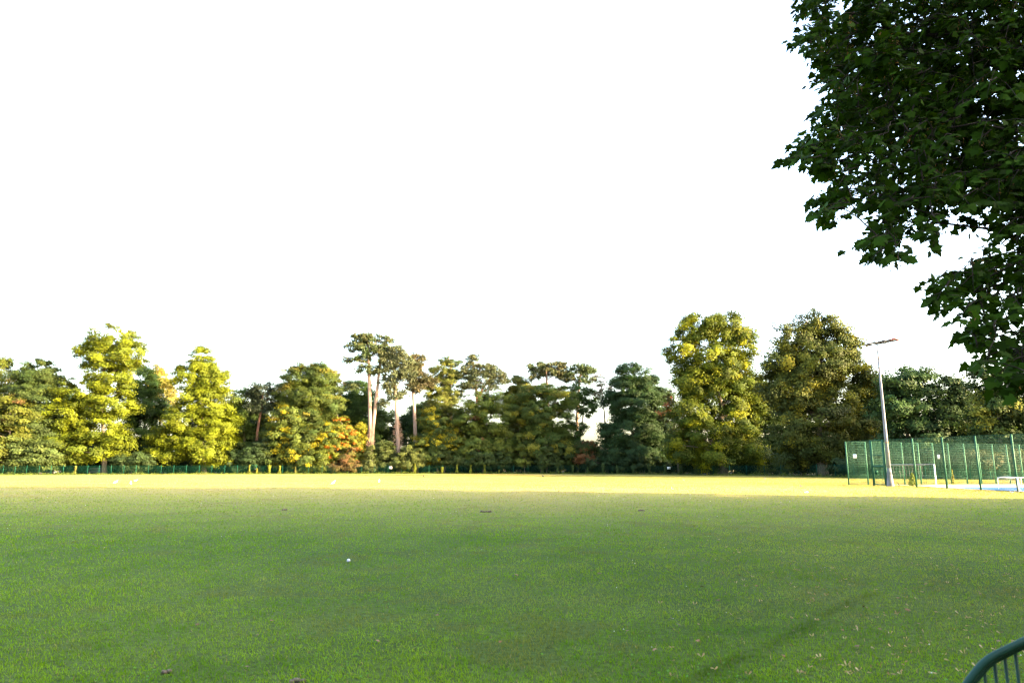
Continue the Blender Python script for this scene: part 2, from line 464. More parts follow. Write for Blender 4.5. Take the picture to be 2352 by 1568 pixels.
LEAF_TONE = 0.73
def tree(name, label, cat, px, depth, lobes, base_tint, rc=1.4, leaf=0.36, k=5.6, cov=0.8, alt=None, alt_frac=0.0,
         vary=0.30, flat=0.62, trunk_r=0.35, trunk=None, limbs=14, bark=None, needle=False, group='trees of the wood beyond the fence', trunk_name='trunk', world=False, up=0.30, droop=0.3, base_tint2=None, core=False):
    """lobes: (px, py, rx, ry[, dz]) in survey pixels at this distance; or world metres when world is True"""
    if world:
        base = np.array([px, depth, float(gz(depth))])
    else:
        base = GX(px, depth)
    sc = depth / F * 1.0
    t = thing(name, label, cat, base, group)
    mb = MB(); tb = MB()
    L3 = []
    for lb in lobes:
        dz = lb[4] if len(lb) > 4 else 0.0
        if world:
            L3.append((base + np.array([lb[0], dz, lb[1]]), np.array([lb[2], lb[2], lb[3]])))
        else:
            L3.append((P(lb[0], lb[1], depth + dz), np.array([lb[2] * sc, lb[2] * sc * 0.9, lb[3] * sc])))
    allc = []
    for cen, rad in L3:
        pc, dc = clump_centres(cen, rad, rc, k)
        pc[:, 2] = np.maximum(pc[:, 2], float(gz(depth)) + rc * 0.35)
        allc.append(pc)
        for p, dd in zip(pc, dc):
            r = rc * random.uniform(0.55, 1.25)
            tiltv = rng.normal(size=3) * 0.3
            n = max(6, int(cov * 4 * math.pi * r * r * 0.62 / (leaf * leaf * 0.36)))
            d = nrm(rng.normal(size=(n, 3)) + np.array([0, 0, 0.25]))
            rr = np.abs(rng.normal(0.72, 0.30, (n, 1)))
            ell = np.array([r, r, r * flat]) * rng.uniform(0.75, 1.3, 3)
            sh = np.array([dd[0], dd[1], dd[2] * 0.5 - 0.3 * droop]) * r      # sprays reach outward
            c = p + d * rr * ell + sh * (rng.random((n, 1)) - 0.35) * 1.3
            nor = d * 0.5 + dd * 0.75 + np.array([0, 0, up]) + tiltv + rng.normal(size=(n, 3)) * 0.26
            tone = (1 + vary * random.uniform(-1, 1))
            col = np.array(base_tint) * tone
            if base_tint2 is not None:
                m_ = random.random()
                col = (np.array(base_tint) * (1 - m_) + np.array(base_tint2) * m_) * tone
            col = col * LEAF_TONE
            if alt is not None and random.random() < alt_frac:
                col = np.array(alt) * tone * 0.88
            cl = col * rng.uniform(0.82, 1.18, (n, 1)) * (1 + rng.normal(size=(n, 3)) * 0.03)
            cl = np.clip(cl, 0.003, 1)
            ln = leaf * rng.uniform(0.6, 1.35, n)
            if needle:
                nor = nrm(rng.normal(size=(n, 3)) + dd * 0.2)
                add_leaves(mb, c, nor, ln * 1.2, ln * 0.42, cl, -0.9)
            else:
                add_leaves(mb, c, nor, ln, ln * rng.uniform(0.5, 0.85, n), cl, droop)
    if core:                                   # solid lumps added inside the unseen crowns to stop sun leaks
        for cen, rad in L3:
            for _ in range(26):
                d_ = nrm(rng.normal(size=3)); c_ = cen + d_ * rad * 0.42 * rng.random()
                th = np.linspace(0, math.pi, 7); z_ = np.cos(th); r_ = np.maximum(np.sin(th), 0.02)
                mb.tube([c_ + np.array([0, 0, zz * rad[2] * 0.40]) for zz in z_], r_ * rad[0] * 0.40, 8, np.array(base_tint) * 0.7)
    allc = np.vstack(allc)
    bk = bark or M_BARK
    top = max(c[2] + r[2] for c, r in L3)
    if trunk is None:
        cx = np.mean([c[0] for c, r in L3]); cy = np.mean([c[1] for c, r in L3])
        zt = base[2] + (top - base[2]) * 0.82
        tt = np.linspace(0, 1, 7)[:, None]
        line = base * (1 - tt) + np.array([cx, cy, zt]) * tt
        line[1:-1, :2] += rng.normal(size=(5, 2)) * trunk_r * 0.35
        lines = [(line, np.linspace(1.0, 0.18, 7) * trunk_r)]
    else:
        lines = []
        for tr in trunk:
            pts = np.array([P(a, b, depth + (0 if len(tr[0]) < 3 else 0)) for a, b in [q[:2] for q in tr[0]]])
            if tr[2]:
                pts[0] = [pts[0][0], pts[0][1], float(gz(depth)) - 0.1]
            mm = 9
            tt = np.linspace(0, len(pts) - 1, mm)
            pp = np.stack([np.interp(tt, np.arange(len(pts)), pts[:, j]) for j in range(3)], -1)
            lines.append((pp, np.linspace(1.0, 0.45, mm) * tr[1]))
    for pp, rr in lines:
        rr = rr.copy(); rr[0] *= 1.35
        pp = pp.copy(); pp[0, 2] = min(pp[0, 2], pp[0, 2] - 0.1)
        tb.tube(pp, rr, 8)
    main = lines[0][0]
    for _ in range(limbs):
        c = allc[random.randrange(len(allc))]
        ml = lines[random.randrange(len(lines))][0]
        zz = c[2] - random.uniform(0.1, 0.35) * np.hypot(c[0] - ml[-1][0], c[1] - ml[-1][1]) - 0.4
        zz = min(max(zz, ml[0][2] + 0.15 * (ml[-1][2] - ml[0][2])), ml[-1][2])
        s0 = np.array([np.interp(zz, ml[:, 2], ml[:, j]) for j in range(3)])
        mid = s0 * 0.5 + c * 0.5 + rng.normal(size=3) * 0.25 + np.array([0, 0, 0.3])
        r0 = trunk_r * random.uniform(0.2, 0.36)
        tb.tube([s0, s0 * 0.75 + mid * 0.25, mid, c * 0.6 + mid * 0.4, c], [r0, r0 * 0.85, r0 * 0.6, r0 * 0.4, r0 * 0.2], 5, cap=False)
    tb.build(trunk_name, bk, t, smooth=True)
    mb.build('crown' if cat in ('tree', 'pine') else 'foliage', M_NEEDLE if needle else M_LEAF, t)
    return t

LIME = (0.130, 0.160, 0.007); LIME2 = (0.070, 0.100, 0.010)
OLIVE = (0.085, 0.105, 0.014); GREEN = (0.040, 0.080, 0.014); DARK = (0.022, 0.046, 0.012)
GOLD = (0.19, 0.175, 0.035); PINE = (0.052, 0.088, 0.030); ORANGE = (0.40, 0.13, 0.018); RED = (0.22, 0.05, 0.03); YEL = (0.22, 0.20, 0.012)

TREES = [
 # name, label, cat, px, back, lobes, kw
 ('broadleaf_tree', 'olive tree cut by the left edge of the photo', 'tree', -18, 16, [(-12, 868, 48, 58), (-30, 950, 50, 60), (-10, 1010, 45, 55)], dict(base_tint=OLIVE, base_tint2=LIME2)),
 ('broadleaf_tree', 'pale golden treetop showing behind the far left olive tree', 'tree', 42, 40, [(38, 900, 30, 40), (48, 960, 36, 60)], dict(base_tint=GOLD, cov=0.6)),
 ('chestnut_tree', 'dark green round topped tree left of the tallest lime yellow tree', 'tree', 88, 8, [(85, 852, 44, 30), (70, 880, 48, 34), (100, 880, 46, 34), (82, 915, 58, 48), (88, 985, 62, 60), (100, 1030, 55, 45)], dict(base_tint=(0.032, 0.058, 0.016), base_tint2=(0.055, 0.080, 0.018), flat=0.5)),
 ('chestnut_tree', 'drooping olive tree with brown lower leaves at far left', 'tree', 20, 5, [(22, 950, 62, 42), (12, 1000, 66, 40), (15, 1045, 60, 36)], dict(base_tint=(0.095, 0.110, 0.014), base_tint2=(0.042, 0.064, 0.016), alt=(0.08, 0.05, 0.02), alt_frac=0.04, flat=0.42)),
 ('leafy_bush', 'large light green bush in front of the drooping olive tree', 'bush', 92, 2.5, [(60, 1030, 42, 26), (105, 1040, 45, 34), (85, 1060, 62, 22), (40, 1050, 30, 20)], dict(base_tint=(0.085, 0.115, 0.028), base_tint2=(0.05, 0.08, 0.024), rc=1.1, leaf=0.36, flat=0.5, trunk_r=0.12)),
 ('lime_tree', 'tallest lime yellow tree on the left with airy domed top', 'tree', 240, 5, [(255, 776, 62, 34), (212, 815, 46, 38), (300, 812, 46, 38), (255, 825, 60, 34), (255, 870, 58, 42), (190, 905, 62, 44), (255, 925, 62, 42), (160, 960, 62, 36), (230, 980, 66, 40), (135, 1010, 50, 30), (215, 1030, 62, 32), (165, 1045, 36, 24), (275, 1020, 34, 40)],
   dict(base_tint=LIME, base_tint2=LIME2, rc=1.25, leaf=0.36, k=4.6, cov=0.75, flat=0.62, limbs=34, trunk_r=0.5)),
 ('broadleaf_tree', 'dark green tree filling the gap between the two lime yellow trees', 'tree', 325, 18, [(318, 880, 42, 40), (335, 935, 48, 55), (318, 1000, 50, 60), (345, 1040, 50, 44)], dict(base_tint=DARK, base_tint2=GREEN)),
 ('broadleaf_tree', 'pale gold distant tree between the two lime yellow trees', 'tree', 368, 50, [(362, 875, 26, 38), (378, 920, 32, 50)], dict(base_tint=GOLD, cov=0.7, leaf=0.5)),
 ('lime_tree', 'second lime yellow tree, narrower with a conical crown', 'tree', 470, 4, [(465, 828, 36, 34), (455, 868, 58, 42), (495, 880, 38, 40), (470, 925, 62, 40), (450, 965, 72, 38), (500, 975, 48, 42), (400, 1000, 58, 30), (470, 1015, 72, 36), (390, 1040, 50, 24), (480, 1048, 56, 28), (355, 1045, 30, 16)],
   dict(base_tint=LIME, base_tint2=(0.085, 0.115, 0.009), rc=1.2, leaf=0.36, k=5.5, cov=0.85, flat=0.62, limbs=26, trunk_r=0.45)),
 ('broadleaf_tree', 'mid green tree right of the narrower lime yellow tree', 'tree', 560, 14, [(560, 920, 38, 34), (572, 960, 44, 44), (550, 1020, 46, 60)], dict(base_tint=GREEN, base_tint2=(0.07, 0.10, 0.02))),
 ('scots_pine', 'small dark leaning pine with a reddish trunk', 'pine', 583, 11, [(605, 892, 28, 14), (590, 908, 22, 12), (622, 915, 30, 16), (600, 935, 34, 16)],
   dict(base_tint=(0.028, 0.042, 0.022), needle=True, rc=1.1, leaf=0.5, trunk=[([(583, 1088), (590, 1000), (600, 935), (605, 900)], 0.42, True)], bark=M_REDBARK, limbs=10)),
 ('chestnut_tree', 'big olive brown tree with a broad rounded crown left of the tall pines', 'tree', 705, 9, [(690, 868, 48, 36), (735, 868, 44, 34), (668, 910, 42, 40), (715, 915, 62, 42), (755, 915, 36, 42), (690, 960, 62, 46)],
   dict(base_tint=(0.070, 0.094, 0.016), base_tint2=(0.038, 0.066, 0.016), rc=1.25, leaf=0.34, k=6.2, alt=(0.14, 0.13, 0.02), alt_frac=0.16)),
 ('maple_tree', 'yellow flecked spreading maple standing against the fence', 'tree', 680, 3, [(655, 965, 36, 36), (640, 1010, 40, 30), (690, 1010, 52, 40), (640, 1050, 42, 22), (700, 1050, 62, 32), (740, 1000, 40, 38)],
   dict(base_tint=(0.075, 0.100, 0.016), base_tint2=(0.042, 0.070, 0.018), rc=1.0, leaf=0.36, k=5.7, alt=YEL, alt_frac=0.26, trunk_r=0.25)),
 ('scots_pine', 'dying pine with thin brown needles and a slanting dark trunk', 'pine', 783, 12, [(768, 868, 22, 18), (782, 885, 18, 14), (756, 890, 16, 12)],
   dict(base_tint=(0.12, 0.075, 0.03), needle=True, rc=0.8, leaf=0.45, k=2.6, cov=0.45, trunk=[([(790, 1085), (782, 1000), (770, 930), (768, 875)], 0.45, True)], bark=M_BARK, limbs=9)),
 ('maple_tree', 'young maple with orange and red autumn leaves beside the fence', 'tree', 785, 3.5, [(762, 990, 16, 26), (782, 985, 26, 34), (800, 1010, 26, 34), (770, 1035, 40, 30), (812, 1050, 22, 26)],
   dict(base_tint=(0.14, 0.16, 0.018), base_tint2=(0.09, 0.11, 0.02), alt=ORANGE, alt_frac=0.26, rc=0.75, leaf=0.33, trunk_r=0.15)),
 ('broadleaf_tree', 'dark tree behind the orange leaved young maple', 'tree', 815, 24, [(820, 900, 46, 32), (800, 945, 52, 44), (840, 960, 46, 50), (815, 1010, 60, 56)], dict(base_tint=DARK, base_tint2=GREEN)),
 ('scots_pine', 'tallest pine with two pale trunks forking from the base', 'pine', 850, 7, [(830, 778, 26, 12), (858, 776, 22, 9), (885, 782, 18, 10), (812, 800, 20, 10), (845, 798, 30, 12), (872, 806, 22, 12), (800, 824, 10, 8), (835, 822, 22, 10), (885, 820, 14, 9), (842, 850, 20, 12), (862, 848, 12, 10), (815, 890, 12, 8)],
   dict(base_tint=PINE, base_tint2=(0.075, 0.085, 0.03), needle=True, rc=0.85, leaf=0.48, k=6.5, cov=0.9, trunk=[([(850, 1085), (851, 1000), (849, 900), (847, 830), (845, 785)], 0.62, True), ([(853, 1020), (859, 960), (868, 880), (874, 820), (880, 790)], 0.5, False)], bark=M_PINE, limbs=30)),
 ('maple_sapling', 'slim yellow leaved sapling just left of the forked pine trunks', 'tree', 825, 4.5, [(826, 990, 12, 20), (822, 1015, 18, 20), (828, 1040, 20, 20)], dict(base_tint=YEL, base_tint2=(0.12, 0.14, 0.015), rc=0.6, leaf=0.32, trunk_r=0.08, limbs=5)),
 ('scots_pine', 'blue green pine with a single curved trunk right of the forked pine', 'pine', 916, 6, [(908, 812, 26, 18), (890, 828, 20, 16), (925, 830, 28, 20), (905, 855, 34, 18), (935, 862, 20, 16), (892, 880, 22, 14), (910, 905, 24, 14), (885, 925, 14, 10)],
   dict(base_tint=(0.085, 0.10, 0.045), base_tint2=(0.065, 0.085, 0.04), needle=True, rc=0.9, leaf=0.46, k=7.5, trunk=[([(917, 1085), (914, 1010), (910, 930), (906, 870), (905, 815)], 0.55, True)], bark=M_PINE, limbs=18)),
 ('scots_pine', 'third tall pine with a dark crown and grey trunk right of the blue green one', 'pine', 954, 9, [(955, 830, 22, 18), (945, 855, 24, 16), (965, 868, 24, 16), (955, 890, 26, 12), (985, 880, 16, 12)],
   dict(base_tint=(0.045, 0.055, 0.022), base_tint2=(0.09, 0.075, 0.03), needle=True, rc=0.95, leaf=0.46, k=7.5, trunk=[([(955, 1085), (954, 1000), (951, 930), (947, 870), (946, 835)], 0.55, True)], bark=M_PINE, limbs=16)),
 ('broadleaf_tree', 'golden green airy tree between the tall pines and the domed pine', 'tree', 1018, 12, [(1020, 855, 40, 28), (1000, 890, 34, 34), (1040, 890, 26, 36), (1015, 930, 40, 30), (1040, 950, 26, 30)],
   dict(base_tint=(0.135, 0.148, 0.028), base_tint2=(0.085, 0.11, 0.024), rc=1.0, leaf=0.33, k=4.9, cov=0.7, limbs=20)),
 ('scots_pine', 'flat dark pine top peeping over the golden green tree', 'pine', 1035, 40, [(1025, 828, 22, 6), (1045, 832, 14, 6)], dict(base_tint=PINE, needle=True, rc=0.9, leaf=0.5, limbs=4, trunk=[([(1035, 1085), (1035, 830)], 0.4, True)], bark=M_REDBARK)),
 ('maple_tree', 'yellow topped low maple right of the third tall pine', 'tree', 1005, 4, [(990, 960, 26, 24), (1010, 985, 38, 30), (985, 1020, 38, 30), (1030, 1020, 40, 40), (1000, 1050, 50, 26)],
   dict(base_tint=(0.075, 0.105, 0.020), base_tint2=(0.045, 0.075, 0.02), alt=YEL, alt_frac=0.36, rc=0.95, leaf=0.36, trunk_r=0.2)),
 ('scots_pine', 'pine with a pointed left top and broad domed right side', 'pine', 1100, 11, [(1084, 828, 14, 14), (1080, 850, 22, 14), (1115, 848, 26, 12), (1140, 858, 26, 12), (1105, 868, 40, 12), (1150, 872, 16, 8), (1080, 885, 24, 9), (1125, 888, 26, 9)],
   dict(base_tint=(0.06, 0.08, 0.034), base_tint2=(0.08, 0.09, 0.035), needle=True, rc=0.9, leaf=0.46, k=7.5, trunk=[([(1098, 1085), (1097, 950), (1094, 900), (1090, 850)], 0.5, True), ([(1095, 920), (1110, 890), (1125, 870)], 0.28, False)], bark=M_REDBARK, limbs=22)),
 ('maple_tree', 'broad green tree with dull red patches in its top', 'tree', 1110, 5, [(1105, 925, 42, 28), (1150, 925, 40, 26), (1080, 965, 44, 40), (1135, 970, 56, 42), (1090, 1030, 60, 44), (1150, 1035, 46, 40)],
   dict(base_tint=(0.058, 0.095, 0.018), base_tint2=(0.10, 0.125, 0.02), alt=(0.11, 0.045, 0.025), alt_frac=0.025, rc=1.1, leaf=0.33, k=5.1, limbs=22)),
 ('broadleaf_tree', 'small yellow green treetop between the domed pine and the flat pine', 'tree', 1192, 16, [(1190, 882, 24, 22), (1188, 915, 34, 28), (1195, 960, 40, 50)], dict(base_tint=(0.14, 0.14, 0.025), base_tint2=(0.07, 0.09, 0.02), rc=1.0)),
 ('scots_pine', 'flat topped umbrella pine above the centre of the wood', 'pine', 1258, 12, [(1235, 842, 28, 9), (1270, 840, 34, 9), (1255, 855, 44, 9), (1290, 858, 22, 9), (1300, 868, 22, 8), (1228, 868, 14, 6)],
   dict(base_tint=(0.050, 0.076, 0.028), base_tint2=(0.08, 0.08, 0.03), needle=True, rc=0.8, leaf=0.46, k=8.5, trunk=[([(1262, 1085), (1260, 950), (1256, 880), (1254, 850)], 0.5, True)], bark=M_PINE, limbs=20)),
 ('scots_pine', 'smaller flat pine adjoining the umbrella pine on its right', 'pine', 1335, 14, [(1335, 845, 28, 9), (1352, 852, 18, 8), (1325, 862, 24, 8), (1345, 874, 24, 7)],
   dict(base_tint=(0.050, 0.076, 0.028), needle=True, rc=0.8, leaf=0.46, k=7.5, trunk=[([(1322, 1085), (1326, 950), (1330, 880), (1334, 850)], 0.45, True)], bark=M_PINE, limbs=12)),
 ('broadleaf_tree', 'leafy green tree under the umbrella pine reaching down to the fence', 'tree', 1245, 4, [(1240, 905, 48, 30), (1285, 915, 46, 30), (1220, 950, 50, 38), (1270, 965, 54, 42), (1245, 1015, 62, 44), (1300, 1040, 44, 40)],
   dict(base_tint=(0.070, 0.105, 0.018), base_tint2=(0.045, 0.075, 0.018), alt=(0.15, 0.15, 0.02), alt_frac=0.2, rc=1.1, leaf=0.33, k=5.5, limbs=20)),
 ('broadleaf_tree', 'thin dark tree with sky showing through right of the umbrella pine', 'tree', 1325, 9, [(1325, 905, 36, 26), (1345, 935, 32, 26), (1318, 985, 30, 34), (1330, 1040, 44, 34), (1360, 915, 26, 24), (1375, 1030, 26, 24)], dict(base_tint=GREEN, base_tint2=DARK, rc=0.9, leaf=0.36, k=3.2, cov=0.6, limbs=22)),
 ('leafy_bush', 'sunlit yellow green bush in front of the shaded middle trees', 'bush', 1205, 2, [(1196, 1005, 9, 14), (1200, 1030, 14, 14), (1216, 1040, 20, 12), (1205, 1058, 24, 14), (1190, 1062, 16, 10)], dict(base_tint=(0.16, 0.19, 0.03), base_tint2=(0.11, 0.14, 0.03), rc=0.6, leaf=0.3, k=3.4, flat=0.45, trunk_r=0.08, limbs=10)),
 ('leafy_bush', 'low bush with rusty brown and yellow leaves near the sky gap', 'bush', 1345, 3, [(1338, 1030, 14, 18), (1352, 1025, 12, 16), (1345, 1055, 24, 18)], dict(base_tint=(0.05, 0.07, 0.02), alt=(0.16, 0.075, 0.03), alt_frac=0.35, rc=0.7, leaf=0.3, trunk_r=0.08, limbs=5)),
 ('scots_pine', 'slender pine with a grey bare trunk beside the sky gap', 'pine', 1392, 9, [(1376, 872, 18, 12), (1388, 886, 20, 12), (1378, 905, 18, 12)], dict(base_tint=(0.075, 0.06, 0.025), needle=True, rc=0.7, leaf=0.36, k=3.0, cov=0.5, trunk=[([(1396, 1085), (1391, 985), (1386, 925), (1380, 880)], 0.22, True)], bark=M_BARK, limbs=8)),
 ('broadleaf_tree', 'dark green rounded tree in shade left of the two big beeches', 'tree', 1458, 5, [(1455, 862, 42, 34), (1430, 895, 40, 36), (1490, 895, 42, 36), (1458, 930, 62, 44), (1450, 985, 60, 44), (1465, 1040, 58, 38), (1500, 980, 34, 50), (1408, 925, 26, 30), (1404, 1000, 26, 36), (1415, 1045, 36, 30)],
   dict(base_tint=(0.032, 0.066, 0.022), base_tint2=(0.025, 0.052, 0.018), rc=1.2, leaf=0.34, k=5.7, limbs=18)),
 ('dying_tree', 'half bare tree with a tuft of orange leaves left of the yellow beech', 'tree', 1560, 2.5, [(1540, 912, 14, 14), (1548, 940, 26, 20), (1530, 950, 20, 18), (1565, 985, 30, 26)], dict(base_tint=(0.07, 0.065, 0.015), alt=(0.28, 0.09, 0.04), alt_frac=0.12, rc=0.75, leaf=0.32, k=2.6, cov=0.5, trunk_r=0.2, limbs=22)),
 ('beech_tree', 'tall yellow green beech with hanging sprays, left of the two big beeches', 'tree', 1660, 4, [(1600, 757, 52, 40), (1665, 753, 58, 38), (1705, 795, 38, 46), (1562, 805, 38, 44), (1640, 830, 66, 48), (1735, 905, 26, 56), (1578, 868, 34, 50), (1660, 860, 60, 44), (1705, 870, 36, 46), (1600, 880, 52, 46), (1660, 910, 62, 48), (1590, 950, 56, 46), (1690, 965, 58, 46), (1630, 1000, 62, 44), (1700, 1030, 48, 32), (1570, 1025, 50, 40), (1640, 1050, 62, 26), (1745, 1050, 30, 26)],
   dict(base_tint=(0.100, 0.128, 0.009), base_tint2=(0.042, 0.070, 0.010), alt=(0.150, 0.165, 0.008), alt_frac=0.16, rc=1.25, leaf=0.34, k=5.1, cov=0.8, flat=0.75, droop=0.9, limbs=34, trunk_r=0.85, up=0.3)),
 ('beech_tree', 'olive bronze beech with a broad fan shaped crown beside the floodlight mast', 'tree', 1890, 4, [(1880, 747, 52, 42), (1820, 782, 48, 42), (1925, 790, 44, 44), (1870, 820, 72, 48), (1778, 885, 30, 56), (1992, 905, 40, 56), (1880, 850, 80, 46), (1795, 835, 40, 44), (1955, 850, 42, 48), (1860, 880, 76, 50), (1930, 910, 62, 50), (1815, 910, 50, 50), (1870, 960, 76, 48), (1960, 970, 62, 44), (1820, 985, 50, 46), (1900, 1025, 76, 40), (1990, 1020, 46, 40), (1835, 1045, 46, 30), (1920, 1050, 60, 26), (2010, 960, 30, 36)],
   dict(base_tint=(0.078, 0.094, 0.015), base_tint2=(0.034, 0.052, 0.015), alt=(0.125, 0.125, 0.014), alt_frac=0.18, rc=1.25, leaf=0.34, k=5.2, cov=0.8, flat=0.7, droop=0.7, limbs=34, trunk_r=0.8, up=0.3)),
 ('broadleaf_tree', 'dense mid green tree directly right of the floodlight mast', 'tree', 2085, 8, [(2070, 880, 48, 40), (2115, 885, 46, 38), (2060, 940, 60, 46), (2120, 945, 62, 48), (2090, 1010, 76, 60), (2060, 1045, 56, 40), (2130, 1045, 56, 40)],
   dict(base_tint=(0.045, 0.088, 0.026), base_tint2=(0.035, 0.070, 0.022), rc=1.2, leaf=0.34, k=4.6)),
 ('broadleaf_tree', 'lower green tree with a rusty tip behind the middle of the cage', 'tree', 2180, 12, [(2165, 905, 40, 38), (2205, 900, 30, 32), (2190, 960, 56, 50), (2180, 1025, 62, 54), (2230, 1000, 44, 60)],
   dict(base_tint=(0.04, 0.072, 0.022), base_tint2=(0.03, 0.055, 0.018), alt=(0.15, 0.08, 0.03), alt_frac=0.008, rc=1.1, leaf=0.33)),
 ('broadleaf_tree', 'dark olive tree below the hanging maple at the right edge', 'tree', 2300, 6, [(2265, 880, 40, 44), (2320, 890, 50, 46), (2280, 950, 60, 50), (2350, 960, 56, 60), (2300, 1020, 76, 56), (2260, 1045, 50, 40), (2350, 1045, 50, 40)],
   dict(base_tint=(0.040, 0.066, 0.015), base_tint2=(0.028, 0.050, 0.014), alt=(0.11, 0.12, 0.015), alt_frac=0.12, rc=1.15, leaf=0.33, k=5.5)),
 ('broadleaf_tree', 'dark tree running out of the photo behind the right end of the cage', 'tree', 2440, 8, [(2430, 900, 70, 60), (2450, 990, 80, 80)], dict(base_tint=DARK, base_tint2=GREEN)),
]
BACK = [   # lower trees deeper in the wood that close the view between the trunks
 ('shaded dark tree behind the light green bush at far left', 150, 34, [(140, 960, 70, 60), (160, 1030, 80, 60)]),
 ('shaded dark tree behind the reddish leaning pine trunk', 610, 30, [(620, 970, 60, 50), (590, 1030, 70, 60)]),
 ('shaded dark tree deep in the wood behind the slanting dark trunk', 755, 36, [(750, 965, 60, 50), (770, 1030, 70, 60)]),
 ('shaded green tree deep in the wood behind the curved pine trunk', 900, 34, [(890, 975, 52, 36), (920, 1030, 70, 60), (960, 960, 34, 40)]),
 ('shaded green tree deep in the wood right of the grey pine trunk', 1000, 30, [(985, 960, 40, 40), (1010, 1030, 70, 60)]),
 ('shaded dark tree deep in the wood under the domed pine', 1110, 34, [(1080, 1020, 60, 50), (1150, 1025, 60, 50)]),
 ('shaded dark tree deep in the wood behind the sunlit yellow bush', 1230, 34, [(1230, 1010, 60, 56), (1290, 1040, 50, 40)]),
 ('shaded dark tree deep in the wood below the sky gap', 1375, 30, [(1340, 1050, 40, 30), (1395, 1052, 40, 28)]),
 ('shaded dark tree deep in the wood left of the big beeches', 1500, 30, [(1510, 960, 50, 70), (1480, 1040, 60, 46), (1550, 1030, 50, 56)]),
 ('shaded dark tree showing between the two big beeches', 1760, 28, [(1755, 930, 50, 70), (1765, 1010, 60, 66)]),
 ('shaded dark tree behind the olive bronze beech and the mast', 2000, 30, [(2010, 930, 56, 60), (2000, 1010, 66, 66)]),
 ('shaded dark tree behind the cage beneath the hanging maple', 2230, 30, [(2240, 940, 60, 60), (2240, 1020, 80, 60)]),
]
for (name, label, cat, px, back, lobes, kw) in TREES:
    kw = dict(kw); bt = kw.pop('base_tint')
    tree(name, label, cat, px, fence_Y(px) + back + 1.0, lobes, bt, **kw)
for i in range(27):
    px = -60 + i * 96
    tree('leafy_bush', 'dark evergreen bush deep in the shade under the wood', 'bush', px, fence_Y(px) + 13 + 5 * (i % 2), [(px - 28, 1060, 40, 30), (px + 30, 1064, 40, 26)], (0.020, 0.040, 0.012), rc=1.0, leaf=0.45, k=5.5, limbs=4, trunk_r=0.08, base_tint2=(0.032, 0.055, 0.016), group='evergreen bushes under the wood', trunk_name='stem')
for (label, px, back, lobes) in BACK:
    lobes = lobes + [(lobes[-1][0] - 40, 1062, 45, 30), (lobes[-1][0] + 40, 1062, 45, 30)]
    tree('broadleaf_tree', label, 'tree', px, fence_Y(px) + back, lobes, (0.026, 0.05, 0.014), rc=1.7, leaf=0.5, k=5.5, limbs=8, base_tint2=(0.045, 0.075, 0.016))

